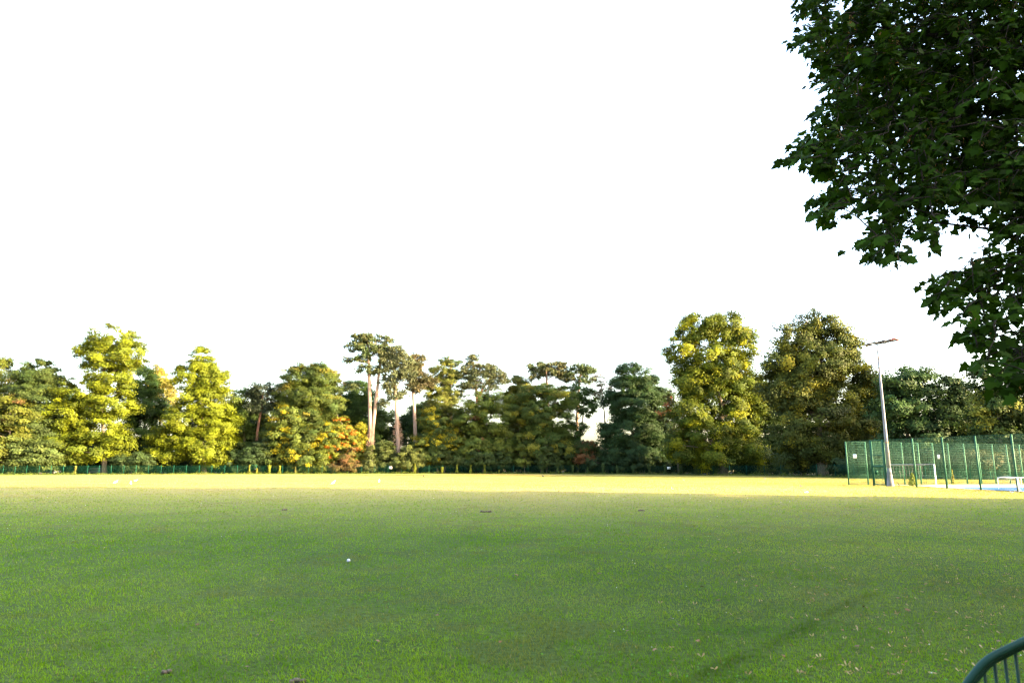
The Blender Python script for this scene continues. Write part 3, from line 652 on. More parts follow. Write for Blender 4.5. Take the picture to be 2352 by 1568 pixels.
# bushes along the fence
BUSH = [
 ('dark low bush behind the fence between the two lime yellow trees', 300, 2.5, [(290, 1062, 34, 20), (325, 1060, 30, 22)], (0.035, 0.06, 0.02), None),
 ('dark low bush behind the fence left of the small gate', 545, 3, [(545, 1055, 30, 26), (580, 1052, 34, 28)], (0.03, 0.055, 0.02), None),
 ('dark bush under the reddish leaning pine', 600, 5, [(610, 1035, 34, 36), (590, 1060, 30, 22)], (0.03, 0.05, 0.02), None),
 ('rounded bright green bush touching the fence under the maple', 740, 0.8, [(740, 1050, 14, 20), (742, 1068, 17, 16), (720, 1075, 14, 10)], (0.12, 0.15, 0.02), (0.08, 0.11, 0.02)),
 ('brown tinged bush spilling over the fence left of the forked pine', 800, 0.9, [(795, 1055, 18, 18), (808, 1070, 20, 16), (780, 1072, 20, 14), (806, 1036, 8, 10)], (0.085, 0.09, 0.025), (0.13, 0.07, 0.03)),
 ('upright pale green bush growing over the fence below the forked pine', 850, 0.8, [(850, 1040, 9, 16), (850, 1062, 14, 20), (846, 1075, 16, 10)], (0.095, 0.115, 0.035), (0.07, 0.09, 0.03)),
 ('wide leafy bush between the forked pine and the curved pine', 883, 2.2, [(875, 1040, 20, 26), (893, 1035, 16, 22), (885, 1060, 28, 20)], (0.085, 0.11, 0.03), (0.05, 0.075, 0.025)),
 ('broad leafy bush at the foot of the curved pine', 950, 1.2, [(935, 1045, 20, 22), (960, 1046, 22, 20), (915, 1060, 16, 20), (945, 1066, 32, 14)], (0.095, 0.115, 0.03), (0.06, 0.085, 0.025)),
 ('green bush behind the fence right of the broad leafy bush', 1020, 2.5, [(1015, 1050, 28, 22), (1045, 1055, 26, 20)], (0.045, 0.075, 0.022), (0.07, 0.09, 0.025)),
 ('shaded bush behind the fence below the red patched tree', 1110, 2, [(1100, 1055, 40, 24), (1145, 1056, 34, 22)], (0.04, 0.066, 0.02), None),
 ('shaded bush leaning over the fence right of the sunlit bush', 1255, 1.0, [(1250, 1050, 26, 28), (1275, 1062, 22, 18)], (0.04, 0.066, 0.022), (0.06, 0.085, 0.02)),
 ('shaded weedy bush behind the fence below the sky gap', 1390, 2, [(1370, 1068, 34, 14), (1420, 1066, 34, 16)], (0.035, 0.06, 0.022), None),
 ('shaded bush behind the fence at the foot of the dark rounded tree', 1480, 2, [(1460, 1062, 36, 18), (1510, 1064, 34, 18)], (0.03, 0.055, 0.02), None),
 ('small shaded bush between the two beech trunks', 1790, 1.5, [(1780, 1075, 18, 12), (1800, 1070, 14, 14)], (0.045, 0.07, 0.02), None),
 ('shaded bush left of the cage corner post', 1935, 2.5, [(1930, 1068, 26, 18), (1950, 1075, 26, 14)], (0.035, 0.058, 0.02), None),
 ('brownish bush seen through the middle of the cage', 2140, 2, [(2120, 1060, 44, 26), (2165, 1062, 36, 28)], (0.06, 0.055, 0.025), (0.04, 0.06, 0.022)),
 ('green bush seen through the cage left of the mast foot', 2030, 2, [(2010, 1062, 40, 28), (2060, 1060, 40, 30)], (0.035, 0.062, 0.022), None),
 ('green bush seen through the cage near the right edge', 2280, 2, [(2250, 1062, 50, 28), (2320, 1060, 50, 32)], (0.05, 0.07, 0.022), (0.075, 0.06, 0.028)),
]
for (label, px, back, lobes, c1, c2) in BUSH:
    tree('leafy_bush', label, 'bush', px, fence_Y(px) + back + 0.3, lobes, c1, rc=0.7, leaf=0.3, k=5.2, limbs=6, trunk_r=0.07, base_tint2=c2, group='bushes along the far fence', trunk_name='stem')

# trees out of the photo on the right whose shade lies over the near field and the right of the wood
SHADE = [
 ('slim unseen tree added to streak the shadow edge on the right', 48, 20.5, [(0, 4, 0.55, 2.2), (0, 8, 0.75, 2.6), (0.3, 12.5, 0.6, 2.2), (0, 16, 0.5, 1.5)]),  # unseen tree added to leave a light streak along the shadow edge
 ('dense tree on the right beyond the photo shading the lawn edge', 48, 9.6, [(0, 12, 8.2, 8.5), (0, 17, 8.6, 7.5), (0, 20.5, 5.5, 4.6)]),
 ('tall dense tree on the right beside the shading tree', 47, -4.0, [(0, 11, 9.5, 9.0), (0, 19, 9, 7.5)]),
 ('tall dense tree behind the photographer on the right', 44, -19.0, [(0, 10, 9.5, 9.0), (0, 20, 9.5, 7.5)]),
 ('tall unseen tree added behind the camera to block sky', 14, -26.0, [(0, 9, 9.5, 7.5), (0, 18, 9.5, 7.5)]),  # unseen, added to cut sky light on the near grass
 ('tall unseen tree added behind the camera to block sky on the left', -8, -28.0, [(0, 9, 9.5, 7.5), (0, 17, 9.5, 7.5)]),  # second unseen tree added against the rear sky
 ('further tall tree behind the photographer on the right', 36, -33.0, [(0, 10, 9.5, 9.0), (0, 20, 9.5, 7.5)]),
 ('large tree on the right in the second row beyond the photo', 64, -14.0, [(0, 11, 10, 9.5), (0, 21, 10, 8)]),
 ('large tree on the right in the second row nearer the wood', 62, 2.5, [(0, 11, 9, 9.5), (0, 19, 8, 7)]),
 ('far right tree continuing the wood outside the photo', 92, 101.0, [(0, 11, 9.5, 9.5), (0, 20, 9, 7.5)]),
 ('far right tree at the outer corner of the wood', 106, 92.0, [(0, 11, 9.5, 9.5), (0, 21, 9.5, 7.5)]),
 ('small unseen tree added to shade the cage bushes, nearest the cage', 92, 91.0, [(0, 6, 7, 5.5), (0, 10, 6, 4.5)]),  # unseen, added and kept low to shade the bushes behind the cage
 ('small unseen tree added to shade the cage bushes, in the middle', 104, 85.0, [(0, 6, 7, 5.5), (0, 11, 6, 4.5)]),  # added for the same bush shade
 ('small unseen tree added to shade the cage bushes, furthest out', 116, 80.0, [(0, 6, 7, 5.5), (0, 12, 6, 5)]),  # added further out, also for the bush shade
 ('far right tree in the second row of the wood', 128, 122.0, [(0, 10, 11, 10), (0, 21, 10, 8)]),
 ('far right tree in the third row of the wood', 120, 140.0, [(0, 10, 11, 10), (0, 21, 10, 8)]),
 ('far right tree in the fourth row of the wood', 136, 158.0, [(0, 10, 11, 10), (0, 21, 10, 8)]),
 ('far right tree near the back of the wood', 150, 140.0, [(0, 10, 11, 10), (0, 21, 10, 8)]),
 ('far right tree standing behind the corner of the wood', 112, 108.0, [(0, 11, 9.5, 9.5), (0, 21, 9.5, 7.5)]),
]
for (label, x, y, lobes) in SHADE:
    tree('broadleaf_tree', label, 'tree', x, y, lobes, DARK, rc=(0.6 if label.startswith('slim') else 2.3), leaf=(0.5 if label.startswith('slim') else 0.9), k=7.0, cov=1.9, world=True, limbs=8, trunk_r=0.6, base_tint2=GREEN, core=not label.startswith('slim'), group='tall trees along the right of the field')
for i, (x, y) in enumerate([(45, 3), (45, -12), (41, -27), (48, 14)]):  # unseen bushes added to fill the sun gaps below the crowns
    tree('leafy_bush', ['wide unseen bush added to close the shade under the right trees', 'wide unseen bush added to close the shade behind the camera', 'wide unseen bush added to close the shade at the back right', 'wide unseen bush added to close the shade near the lawn shadow'][i], 'bush', x, y, [(0, 2.5, 6.0, 2.8), (2, 4, 5, 3)], DARK, rc=1.6, leaf=0.7, k=5.0, world=True, limbs=4, trunk_r=0.12, group='unseen bushes added below the shading trees', trunk_name='stem')

# ------------------------------------------------------------------ the far fence of green mesh
POST_PX = [-236, -208, -180, -152, -124, -96, -68, -45, -22] + [5.6, 33.3, 59.7, 88.4, 116, 144, 171.8, 200, 226.3, 254.2, 283.2, 311.4, 340, 369, 398, 427, 456.5, 485.4, 515.2, 544.4, 573, 588,
           618, 648, 678.3, 708, 739, 769, 799, 830, 860, 891, 922, 952.6, 985, 1016, 1049.5, 1080.7, 1113, 1146, 1179, 1213, 1246, 1281, 1315.6, 1350, 1384.8, 1418, 1456.6, 1491, 1528, 1563, 1601, 1638.5, 1676.4,
           1715, 1756, 1794.5, 1835, 1877, 1919, 1962, 2005, 2049, 2093, 2138, 2183, 2229, 2275, 2321, 2368, 2415]
FH = 1.95
fence = thing('mesh_fence', 'long low green mesh fence between the playing field and the wood', 'fence', fence_pt(1200))
for px in POST_PX:
    p = fence_pt(px)
    MB().box(p + np.array([0, 0, FH / 2]), (0.09, 0.09, FH + 0.1)).build('post', M_GREENPAINT, fence)
mb = MB()
for a_, b_ in zip(POST_PX[:-1], POST_PX[1:]):
    if a_ == 573: continue
    a, b = fence_pt(a_), fence_pt(b_)
    for z in np.arange(0.08, FH, 0.2):
        mb.bar(a + [0, 0, z], b + [0, 0, z], 0.006, 0.007)
    L = np.linalg.norm(b - a)
    for s in np.arange(0.1, L, 0.1) / L:
        p = a + (b - a) * s
        mb.box(p + np.array([0, 0, FH / 2]), (0.006, 0.006, FH - 0.06))
mb.build('mesh_panel', M_GREENPAINT, fence)
# small gate in the fence
a, b = fence_pt(573), fence_pt(588)
gate = MB()
for z in (0.12, FH + 0.05): gate.bar(a + [0.08, -0.02, z], b + [-0.08, -0.02, z], 0.05, 0.05)
for e, o_ in ((a, 0.1), (b, -0.1)): gate.bar(e + [o_, -0.02, 0.1], e + [o_, -0.02, FH + 0.05], 0.06, 0.06)
for s in np.linspace(0.12, 0.88, 9): gate.bar(a + (b - a) * s + [0, -0.02, 0.12], a + (b - a) * s + [0, -0.02, FH], 0.012, 0.012)
go = gate.build('gate', M_GREENPAINT, fence)
MB().box(a + (b - a) * 0.8 + np.array([0, -0.06, 1.1]), (0.14, 0.06, 0.2)).build('lock', M_GALV, go)

def notice(name, label, c, w, h, ax=(1, 0, 0)):
    d = nrm(np.array(ax, dtype=float)); s = np.array([-d[1], d[0], 0.0])
    mb = MB().box(c, (w, 0.012, h), np.array([d, s, [0, 0, 1.0]]))
    o = mb.build(name, M_WHITE)
    return tag(o, label, 'sign', 'white notices on the fences')
notice('notice_sign', 'small white notice on the far fence below the curved pine', fence_pt(896.6) + np.array([0, -0.09, 1.42]), 0.7, 0.55)
notice('notice_sign', 'small white notice on the far fence left of the big beeches', fence_pt(1536.8) + np.array([0, -0.09, 1.40]), 0.72, 0.5)

# climbers on the fence posts
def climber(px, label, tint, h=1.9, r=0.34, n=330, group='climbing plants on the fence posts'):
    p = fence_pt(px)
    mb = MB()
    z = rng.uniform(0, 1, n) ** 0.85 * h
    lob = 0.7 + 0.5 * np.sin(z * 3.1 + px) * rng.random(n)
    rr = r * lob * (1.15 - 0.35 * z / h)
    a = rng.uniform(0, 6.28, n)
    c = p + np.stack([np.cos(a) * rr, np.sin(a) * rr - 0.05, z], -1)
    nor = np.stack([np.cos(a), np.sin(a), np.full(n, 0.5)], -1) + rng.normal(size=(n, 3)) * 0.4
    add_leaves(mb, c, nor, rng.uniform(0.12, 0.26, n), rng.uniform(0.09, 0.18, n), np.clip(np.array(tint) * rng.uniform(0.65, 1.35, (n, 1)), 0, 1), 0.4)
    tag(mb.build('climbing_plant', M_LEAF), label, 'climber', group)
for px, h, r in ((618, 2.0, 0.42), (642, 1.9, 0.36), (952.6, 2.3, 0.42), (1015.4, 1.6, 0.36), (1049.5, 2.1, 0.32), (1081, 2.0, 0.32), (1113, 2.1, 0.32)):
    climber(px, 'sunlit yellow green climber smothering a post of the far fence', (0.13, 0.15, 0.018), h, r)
for px, h, r in ((572, 2.05, 0.25), (589.5, 1.3, 0.2)):
    climber(px, {572: 'narrow climber on the left post of the small fence gate', 589.5: 'short climber on the right post of the small fence gate'}[px], (0.14, 0.14, 0.02), h, r, 240)
climber(172, 'thin pale climber on a post below the tallest lime yellow tree', (0.13, 0.13, 0.03), 1.9, 0.26, 220)
climber(678, 'slim pale climber on a post left of the rounded bright bush', (0.12, 0.12, 0.03), 1.8, 0.18, 160)
climber(1146, 'short climber on the post left of the sunlit bush', (0.12, 0.14, 0.02), 0.9, 0.25, 140)
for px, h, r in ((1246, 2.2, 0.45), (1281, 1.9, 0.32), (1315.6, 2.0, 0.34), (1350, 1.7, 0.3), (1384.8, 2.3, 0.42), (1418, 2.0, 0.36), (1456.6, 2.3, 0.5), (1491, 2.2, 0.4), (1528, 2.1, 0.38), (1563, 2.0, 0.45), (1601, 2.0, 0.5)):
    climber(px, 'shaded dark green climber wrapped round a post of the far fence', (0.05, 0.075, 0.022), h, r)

# dry creeper stems bristling round the feet of two pines
for o in list(scene.objects):
    if o.get('label', '').startswith(('tallest pine with two', 'blue green pine with')):
        two = o['label'].startswith('tallest')
        pxa, y0, y1 = (851, 985, 1045) if two else (915, 965, 1048)
        Y = o.location[1]
        mb = MB(); n = 620
        py = rng.uniform(y0, y1, n)
        fat = np.interp(py, [y0, (y0 + y1) / 2, y1], [0.55, 1.25, 0.9]) * (0.95 if two else 1.25)
        a = rng.uniform(0, 6.28, n)
        base = np.array([P(pxa + (0 if two else (1048 - q) * -0.03), q, Y) for q in py])
        rr = fat * rng.uniform(0.35, 1.0, n)
        c = base + np.stack([np.cos(a) * rr, np.sin(a) * rr, np.zeros(n)], -1)
        u = nrm(np.stack([np.cos(a), np.sin(a), rng.uniform(-0.5, 0.5, n)], -1))
        L = rng.uniform(0.35, 0.8, n)[:, None]; w = np.array([0, 0, 0.035])
        v = np.stack([c - u * L * .5 - w, c + u * L * .5, c - u * L * .5 + w, c - u * L * .6], 1).reshape(-1, 3)
        mb.add(v, np.arange(4 * n).reshape(-1, 4), None, np.repeat(np.array([0.26, 0.16, 0.10]) * rng.uniform(0.6, 1.3, (n, 1)), 4, 0))
        mb.build('dead_creeper', M_TINT, o)

# rough weeds at the foot of the fence
mb = MB()
n = 15000
px = rng.uniform(-240, 2100, n)
bx = np.interp(px, FPX, FENCE[:, 1])
dy = rng.uniform(-0.9, 1.2, n)
yy = bx + dy
xx = (px - 1176) / F * yy / (CP - SP * ((784 - 1091) / F))
hh = (0.12 + 0.5 * vnoise(xx, yy, 1.7) ** 2 + 0.25 * (vnoise(xx, yy, 0.5) > 0.72)) * np.where(px > 1150, 1.3, 1.0) * np.clip(1.1 - np.abs(dy - 0.2) * 0.45, 0.3, 1.2)
zz = gz(yy) + rng.random(n) * hh
nor = rng.normal(size=(n, 3)) + np.array([0, -0.4, 0.7])
weed_mix = vnoise(xx, yy, 2.3)[:, None]  # patchy random mix of two weed greens
col = (np.array([0.10, 0.13, 0.018]) * weed_mix + np.array([0.07, 0.105, 0.022]) * (1 - weed_mix)) * rng.uniform(0.6, 1.35, (n, 1))
add_leaves(mb, np.stack([xx, yy, zz], -1), nor, rng.uniform(0.14, 0.32, n), rng.uniform(0.07, 0.2, n), col)
struct(mb.build('undergrowth', M_LEAF), 'stuff', 'rough weeds and ivy along the foot of the far fence')

# distant wood closing the view behind the trunks
mb = MB()
n = 26000
px = rng.uniform(-420, 2900, n)
dep = np.array([fence_Y(min(max(p, -250), 2690)) for p in px]) + rng.uniform(42, 60, n)
top = 5.0 + 7.0 * vnoise(px, px * 0 + 3, 130.0) + 3.0 * vnoise(px, px * 0, 37.0)
top = np.where((px > 1335) & (px < 1390), np.minimum(top, 4.6), top)
zz = rng.random(n) ** 0.8 * top + gz(dep)
xx = (px - 1176) / F * dep / (CP - SP * ((784 - 1060) / F))
nor = rng.normal(size=(n, 3)) + np.array([0, -0.5, 0.5])
col = np.array([0.020, 0.036, 0.010]) * rng.uniform(0.6, 1.5, (n, 1))
add_leaves(mb, np.stack([xx, dep, zz], -1), nor, rng.uniform(0.7, 1.3, n), rng.uniform(0.5, 0.9, n), col)
struct(mb.build('distant_wood', M_LEAF), 'stuff', 'dark far wood closing the view behind the trees')

# ------------------------------------------------------------------ the sports cage on the right
def sheet(name, pix, m, dz):
    v = [G(a, b) + np.array([0, 0, dz]) for a, b in pix]
    mb = MB(); mb.add(v, None, [(0, i, i + 1) for i in range(1, len(v) - 1)])
    return struct(mb.build(name, m))
sheet('court_surface', [(2112, 1116.4), (2190, 1121.8), (2252, 1125.0), (2337, 1129.0), (2700, 1150), (2800, 1113.5), (2150, 1114.2)], M_PALE, 0.030)
sheet('court_play_area', [(2185, 1120.6), (2252, 1124.6), (2337, 1128.6), (2690, 1147), (2760, 1119.0)], M_BLUE, 0.036)
CH = 3.25
def on_line(a, b, px):
    """ground point of the line a-b that stands at column px"""
    lo, hi = 0.0, 1.6
    f = lambda t: (a[0] + (b[0] - a[0]) * t) / ((a[1] + (b[1] - a[1]) * t) / (CP - SP * ((784 - 1115) / F))) * F + 1176
    for _ in range(50):
        m = (lo + hi) / 2
        if f(m) < px: lo = m
        else: hi = m
    p = a + (b - a) * lo
    return np.array([p[0], p[1], float(gz(p[1]))])
cage = thing('sports_cage', 'tall green mesh fence round the small sports court behind the mast', 'fence', CA)
near_posts = [CA] + [on_line(CA, CB, px) for px in (2007.6, 2037, 2105.5, 2175, 2252, 2337, 2432, 2540)]
back_posts = [CA] + [on_line(CA, CD, px) for px in (1995, 2038, 2079, 2117, 2151, 2186.6, 2223, 2256, 2289, 2322, 2352, 2382, 2412, 2440)]
done = []
for p in near_posts + back_posts[1:]:
    MB().box(p + np.array([0, 0, CH / 2 - 0.05]), (0.085, 0.085, CH + 0.1)).build('post', M_COURTPAINT, cage)
def cage_panel(a, b, skip=None):
    mb = MB(); L = np.linalg.norm(b - a); d = (b - a) / L; s = np.array([d[1], -d[0], 0.0]) * 0.05
    zs = list(np.arange(0.06, 1.1, 0.095)) + list(np.arange(1.2, CH, 0.185)) + [CH - 0.02]
    for z in zs: mb.bar(a + s + [0, 0, z], b + s + [0, 0, z], 0.014, 0.009)
    for t in np.arange(0.06, L, 0.06):
        mb.box(a + s + d * t + np.array([0, 0, CH / 2]), (0.0038, 0.0038, CH - 0.04))
    return mb.build('mesh_panel', M_COURTPAINT, cage)
for i, (a, b) in enumerate(zip(near_posts[:-1], near_posts[1:])):
    if i != 1: cage_panel(a, b)
for a, b in zip(back_posts[:-1], back_posts[1:]): cage_panel(a, b)
# gate leaf between the second and third near posts
a, b = near_posts[1], near_posts[2]
d = nrm(b - a); L = np.linalg.norm(b - a)
mb = MB()
for t in (0.08, L - 0.08): mb.bar(a + d * t + [0, 0, 0.06], a + d * t + [0, 0, CH - 0.02], 0.07, 0.07)
for z in (0.09, 1.38, 2.15, CH - 0.05): mb.bar(a + d * 0.08 + [0, 0, z], a + d * (L - 0.08) + [0, 0, z], 0.06, 0.06 if z != 1.38 else 0.13)
for z in list(np.arange(0.15, 1.3, 0.095)) + list(np.arange(1.5, CH - 0.1, 0.185)): mb.bar(a + d * 0.1 + [0, 0, z], a + d * (L - 0.1) + [0, 0, z], 0.012, 0.012)
for t in np.arange(0.14, L - 0.1, 0.06): mb.box(a + d * t + np.array([0, 0, CH / 2]), (0.007, 0.007, CH - 0.1))
g2 = mb.build('gate', M_COURTPAINT, cage)
MB().box(a + d * 0.3 + np.array([0, -0.08, 0.95]), (0.2, 0.07, 0.26)).build('lock', M_GREENPAINT, g2)
nd = nrm(CB - CA)
pn = on_line(CA, CB, 1971)
notice('notice_sign', 'white notice on the end panel of the sports cage left of its gate', pn + np.array([-0.1, -0.08, 2.12]), 0.34, 0.30, nd)
pn = on_line(CA, CB, 2165)
notice('notice_sign', 'small upright white notice beside a cage post right of the mast', pn + np.array([-0.12, -0.1, 2.0]), 0.16, 0.27, nd)

def goal(name, label, p0, p1, h, depth, tube, mats):
    """p0, p1 feet of the two front posts; depth vector to the back feet"""
    t = thing(name, label, 'goal', (p0 + p1) / 2, 'football goals at the sports court')
    up = np.array([0, 0, h])
    MB().tube([p0, p0 + up], tube, 8).build('front_post', mats[0], t)
    MB().tube([p1, p1 + up], tube, 8).build('front_post', mats[0], t)
    MB().tube([p0 + up, p1 + up], tube * 0.7, 8).build('crossbar', mats[2], t)
    for p in (p0, p1):
        a = p + up; b = p + depth + up * 0.98
        pts = [a, a * 0.55 + b * 0.45 + [0, 0, 0.03], a * 0.15 + b * 0.85 + [0, 0, 0.02], b + [0, 0, -0.07], p + depth]
        MB().tube(pts, tube * 0.62, 6).build('side_frame', mats[1], t)
    MB().tube([p0 + depth + up * 0.96, p1 + depth + up * 0.96], tube * 0.6, 6).build('rear_bar', mats[2], t)
    net = MB()
    for i in range(15):
        s = i / 14
        q = p0 * (1 - s) + p1 * s
        net.bar(q + depth + [0, 0, 0.02], q + depth + up * 0.96, 0.006, 0.006)
        net.bar(q + up, q + depth + up * 0.96, 0.006, 0.006)
    for z in np.linspace(0.05, 0.92, 9):
        net.bar(p0 + depth + up * z, p1 + depth + up * z, 0.006, 0.006)
        for p in (p0, p1): net.bar(p + up * z, p + depth + up * z, 0.006, 0.006)
    net.build('net', M_GALV, t)
gp1 = G(2151, 1118.2); gb1 = G(2129, 1115.4)
gb0 = G(2029, 1112.6); gp0 = gb0 + (gp1 - gb1)
dp = gb1 - gp1
goal('football_goal', 'white fronted goal with green side frames inside the sports cage', gp0, gp1, 1.52, dp, 0.05, (M_WHITE, M_GREENPAINT, M_GALV))
q1 = G(2341, 1129.4)
goal('football_goal', 'small white goal at the right edge beside the cage post', q1, q1 + np.array([1.5, 0.2, 0]), 0.80, np.array([-0.32, 1.15, 0]), 0.04, (M_WHITE, M_WHITE, M_WHITE))

def bush_px(name, label, px, py, h, r, tint, n=420):
    p = G(px, py); mb = MB()
    z = rng.random(n) ** 1.1; a = rng.uniform(0, 6.28, n)
    rr = r * (1.05 - z * 0.9) * np.sqrt(rng.uniform(0.2, 1, n))
    c = p + np.stack([np.cos(a) * rr, np.sin(a) * rr, 0.05 + z * h], -1)
    nor = np.stack([np.cos(a), np.sin(a), np.full(n, 0.5)], -1) + rng.normal(size=(n, 3)) * 0.4
    add_leaves(mb, c, nor, rng.uniform(0.08, 0.17, n), rng.uniform(0.05, 0.1, n), np.array(tint) * rng.uniform(0.6, 1.4, (n, 1)), 0.3)
    tag(mb.build(name, M_LEAF), label, 'bush')
bush_px('leafy_bush', 'small pointed yellow green bush at the foot of a cage post right of the mast', 2097, 1115.6, 0.85, 0.33, (0.12, 0.15, 0.02))
bush_px('climbing_plant', 'thin yellowish weed climbing a rear post of the cage', 2190, 1112.5, 1.1, 0.14, (0.16, 0.15, 0.03), 110)

# ------------------------------------------------------------------ floodlight mast
mp = G(2045.5, 1116.2)
mtop = P(2014.8, 790, mp[1])
MH = mtop[2]
mast = thing('floodlight_mast', 'tall tapered grey steel floodlight mast standing in front of the cage', 'floodlight', mp)
ax_ = mp.copy()
def ring(z): return np.array([mp[0], mp[1], z])
MB().tube([ring(z) for z in (-0.1, 0.02, 0.9, 1.25)], [0.27, 0.26, 0.17, 0.15], 8).build('base_flare', M_MAST, mast)
MB().tube([ring(z) for z in (1.2, 3.6, 6.6, MH - 1.15)], [0.142, 0.118, 0.088, 0.066], 8).build('pole', M_MAST, mast)
MB().tube([ring(z) for z in (3.0, 3.08)], [0.135, 0.135], 8).build('collar', M_REDBARK, mast)
MB().tube([ring(z) for z in (MH - 1.2, MH - 0.45, MH - 0.44, MH)], [0.055, 0.052, 0.040, 0.040], 8).build('pole_tip', M_MAST, mast)
el = P(1988, 787.5, mp[1] * 1.022); er = P(2064, 774.5, mp[1] * 0.972)
el[2] = er[2] = MH + 0.05
MB().bar(el + [0.3, 0, -0.05], er + (el - er) * 0.36 + [0, 0, -0.05], 0.03, 0.03).build('lower_bar', M_MAST, mast)
arm = MB().bar(el, er, 0.06, 0.06).build('crossarm', M_DARKMETAL, mast)
dd = nrm(er - el); sd = np.array([-dd[1], dd[0], 0])
LA = np.linalg.norm(er - el)
for i, (f_, w_) in enumerate(((0.10, 0.42), (0.30, 0.40), (0.44, 0.34), (0.58, 0.36), (0.72, 0.34), (0.88, 0.46))):
    c = el + dd * LA * f_ + np.array([0, 0, 0.10 if i % 2 else 0.06])
    lamp = MB()
    tilt = nrm(np.array([dd[0], dd[1], 0.10 * (-1) ** i])); upv = np.cross(tilt, sd); upv = upv if upv[2] > 0 else -upv
    lamp.box(c, (w_, 0.5, 0.055), np.array([tilt, sd, upv]))
    lamp.box(c + upv * 0.05, (w_ * 0.5, 0.3, 0.06), np.array([tilt, sd, upv]))
    lamp.bar(c - tilt * w_ * 0.4, c - tilt * w_ * 0.2 - [0, 0, 0.14], 0.03, 0.03)
    lamp.bar(c + tilt * w_ * 0.4, c + tilt * w_ * 0.2 - [0, 0, 0.14], 0.03, 0.03)
    lo = lamp.build('lamp', M_REDMETAL if i == 5 else (M_GALV if i == 0 else M_DARKMETAL), mast)
    MB().box(c - upv * 0.032, (w_ * 0.86, 0.42, 0.008), np.array([tilt, sd, upv])).build('glass', M_GALV, lo)

# ------------------------------------------------------------------ two cars half hidden behind the fence
def car(label, px, back, paint, rot):
    c = GX(px, fence_Y(px) + back)
    t = thing('parked_car', label, 'car', c, 'cars parked under the trees at far left')
    ca, sa = math.cos(rot), math.sin(rot)
    def W(p): p = np.asarray(p, dtype=float); return c + np.stack([p[:, 0] * ca - p[:, 1] * sa, p[:, 0] * sa + p[:, 1] * ca, p[:, 2]], -1)
    def loft(prof, hw):
        mb = MB(); v = []
        for (x, z, k) in prof: v += [(x, -hw * k, z), (x, hw * k, z)]
        n = len(prof)
        mb.add(W(v), [(2 * i, 2 * ((i + 1) % n), 2 * ((i + 1) % n) + 1, 2 * i + 1) for i in range(n)],
               [(0, 2 * (i + 1), 2 * i) for i in range(1, n - 1)] + [(1, 2 * i + 1, 2 * (i + 1) + 1) for i in range(1, n - 1)])
        return mb
    m_ = noise_material('car_paint', paint, tuple(x * 1.2 for x in paint), 2.0, 0.25, spec=0.6)
    loft([(-2.1, 0.3, .95), (-2.15, 0.75, 1), (-2.0, 0.98, 1), (1.0, 0.98, 1), (1.95, 0.82, .95), (2.1, 0.55, .92), (2.05, 0.3, .92)], 0.86).build('body', m_, t)
    loft([(-1.9, 0.99, .92), (-1.45, 1.40, .78), (0.15, 1.46, .76), (1.05, 0.99, .9)], 0.84).build('cabin', M_DARKMETAL, t)
    loft([(-1.4, 1.44, .80), (-1.1, 1.50, .76), (0.0, 1.51, .76), (0.2, 1.47, .78)], 0.84).build('roof', m_, t)
    for x in (-1.3, 1.3):
        for s in (-1, 1):
            a = np.arange(14) * 2 * math.pi / 14
            pts = W(np.array([(x, s * 0.74, 0.31), (x, s * 0.90, 0.31)]))
            MB().tube(pts, 0.31, 14).build('wheel', M_DARKMETAL, t)
    for s in (-1, 1):
        MB().box(W(np.array([(2.04, s * 0.6, 0.68)]))[0], (0.12, 0.3, 0.12)).build('headlight', M_DARKMETAL, t)
car('dark parked car half hidden behind the fence at the left of the two cars', 112, 7.5, (0.02, 0.022, 0.03), 0.15)
car('grey parked car half hidden behind the fence at the right of the two cars', 222, 9.0, (0.05, 0.055, 0.065), -0.1)

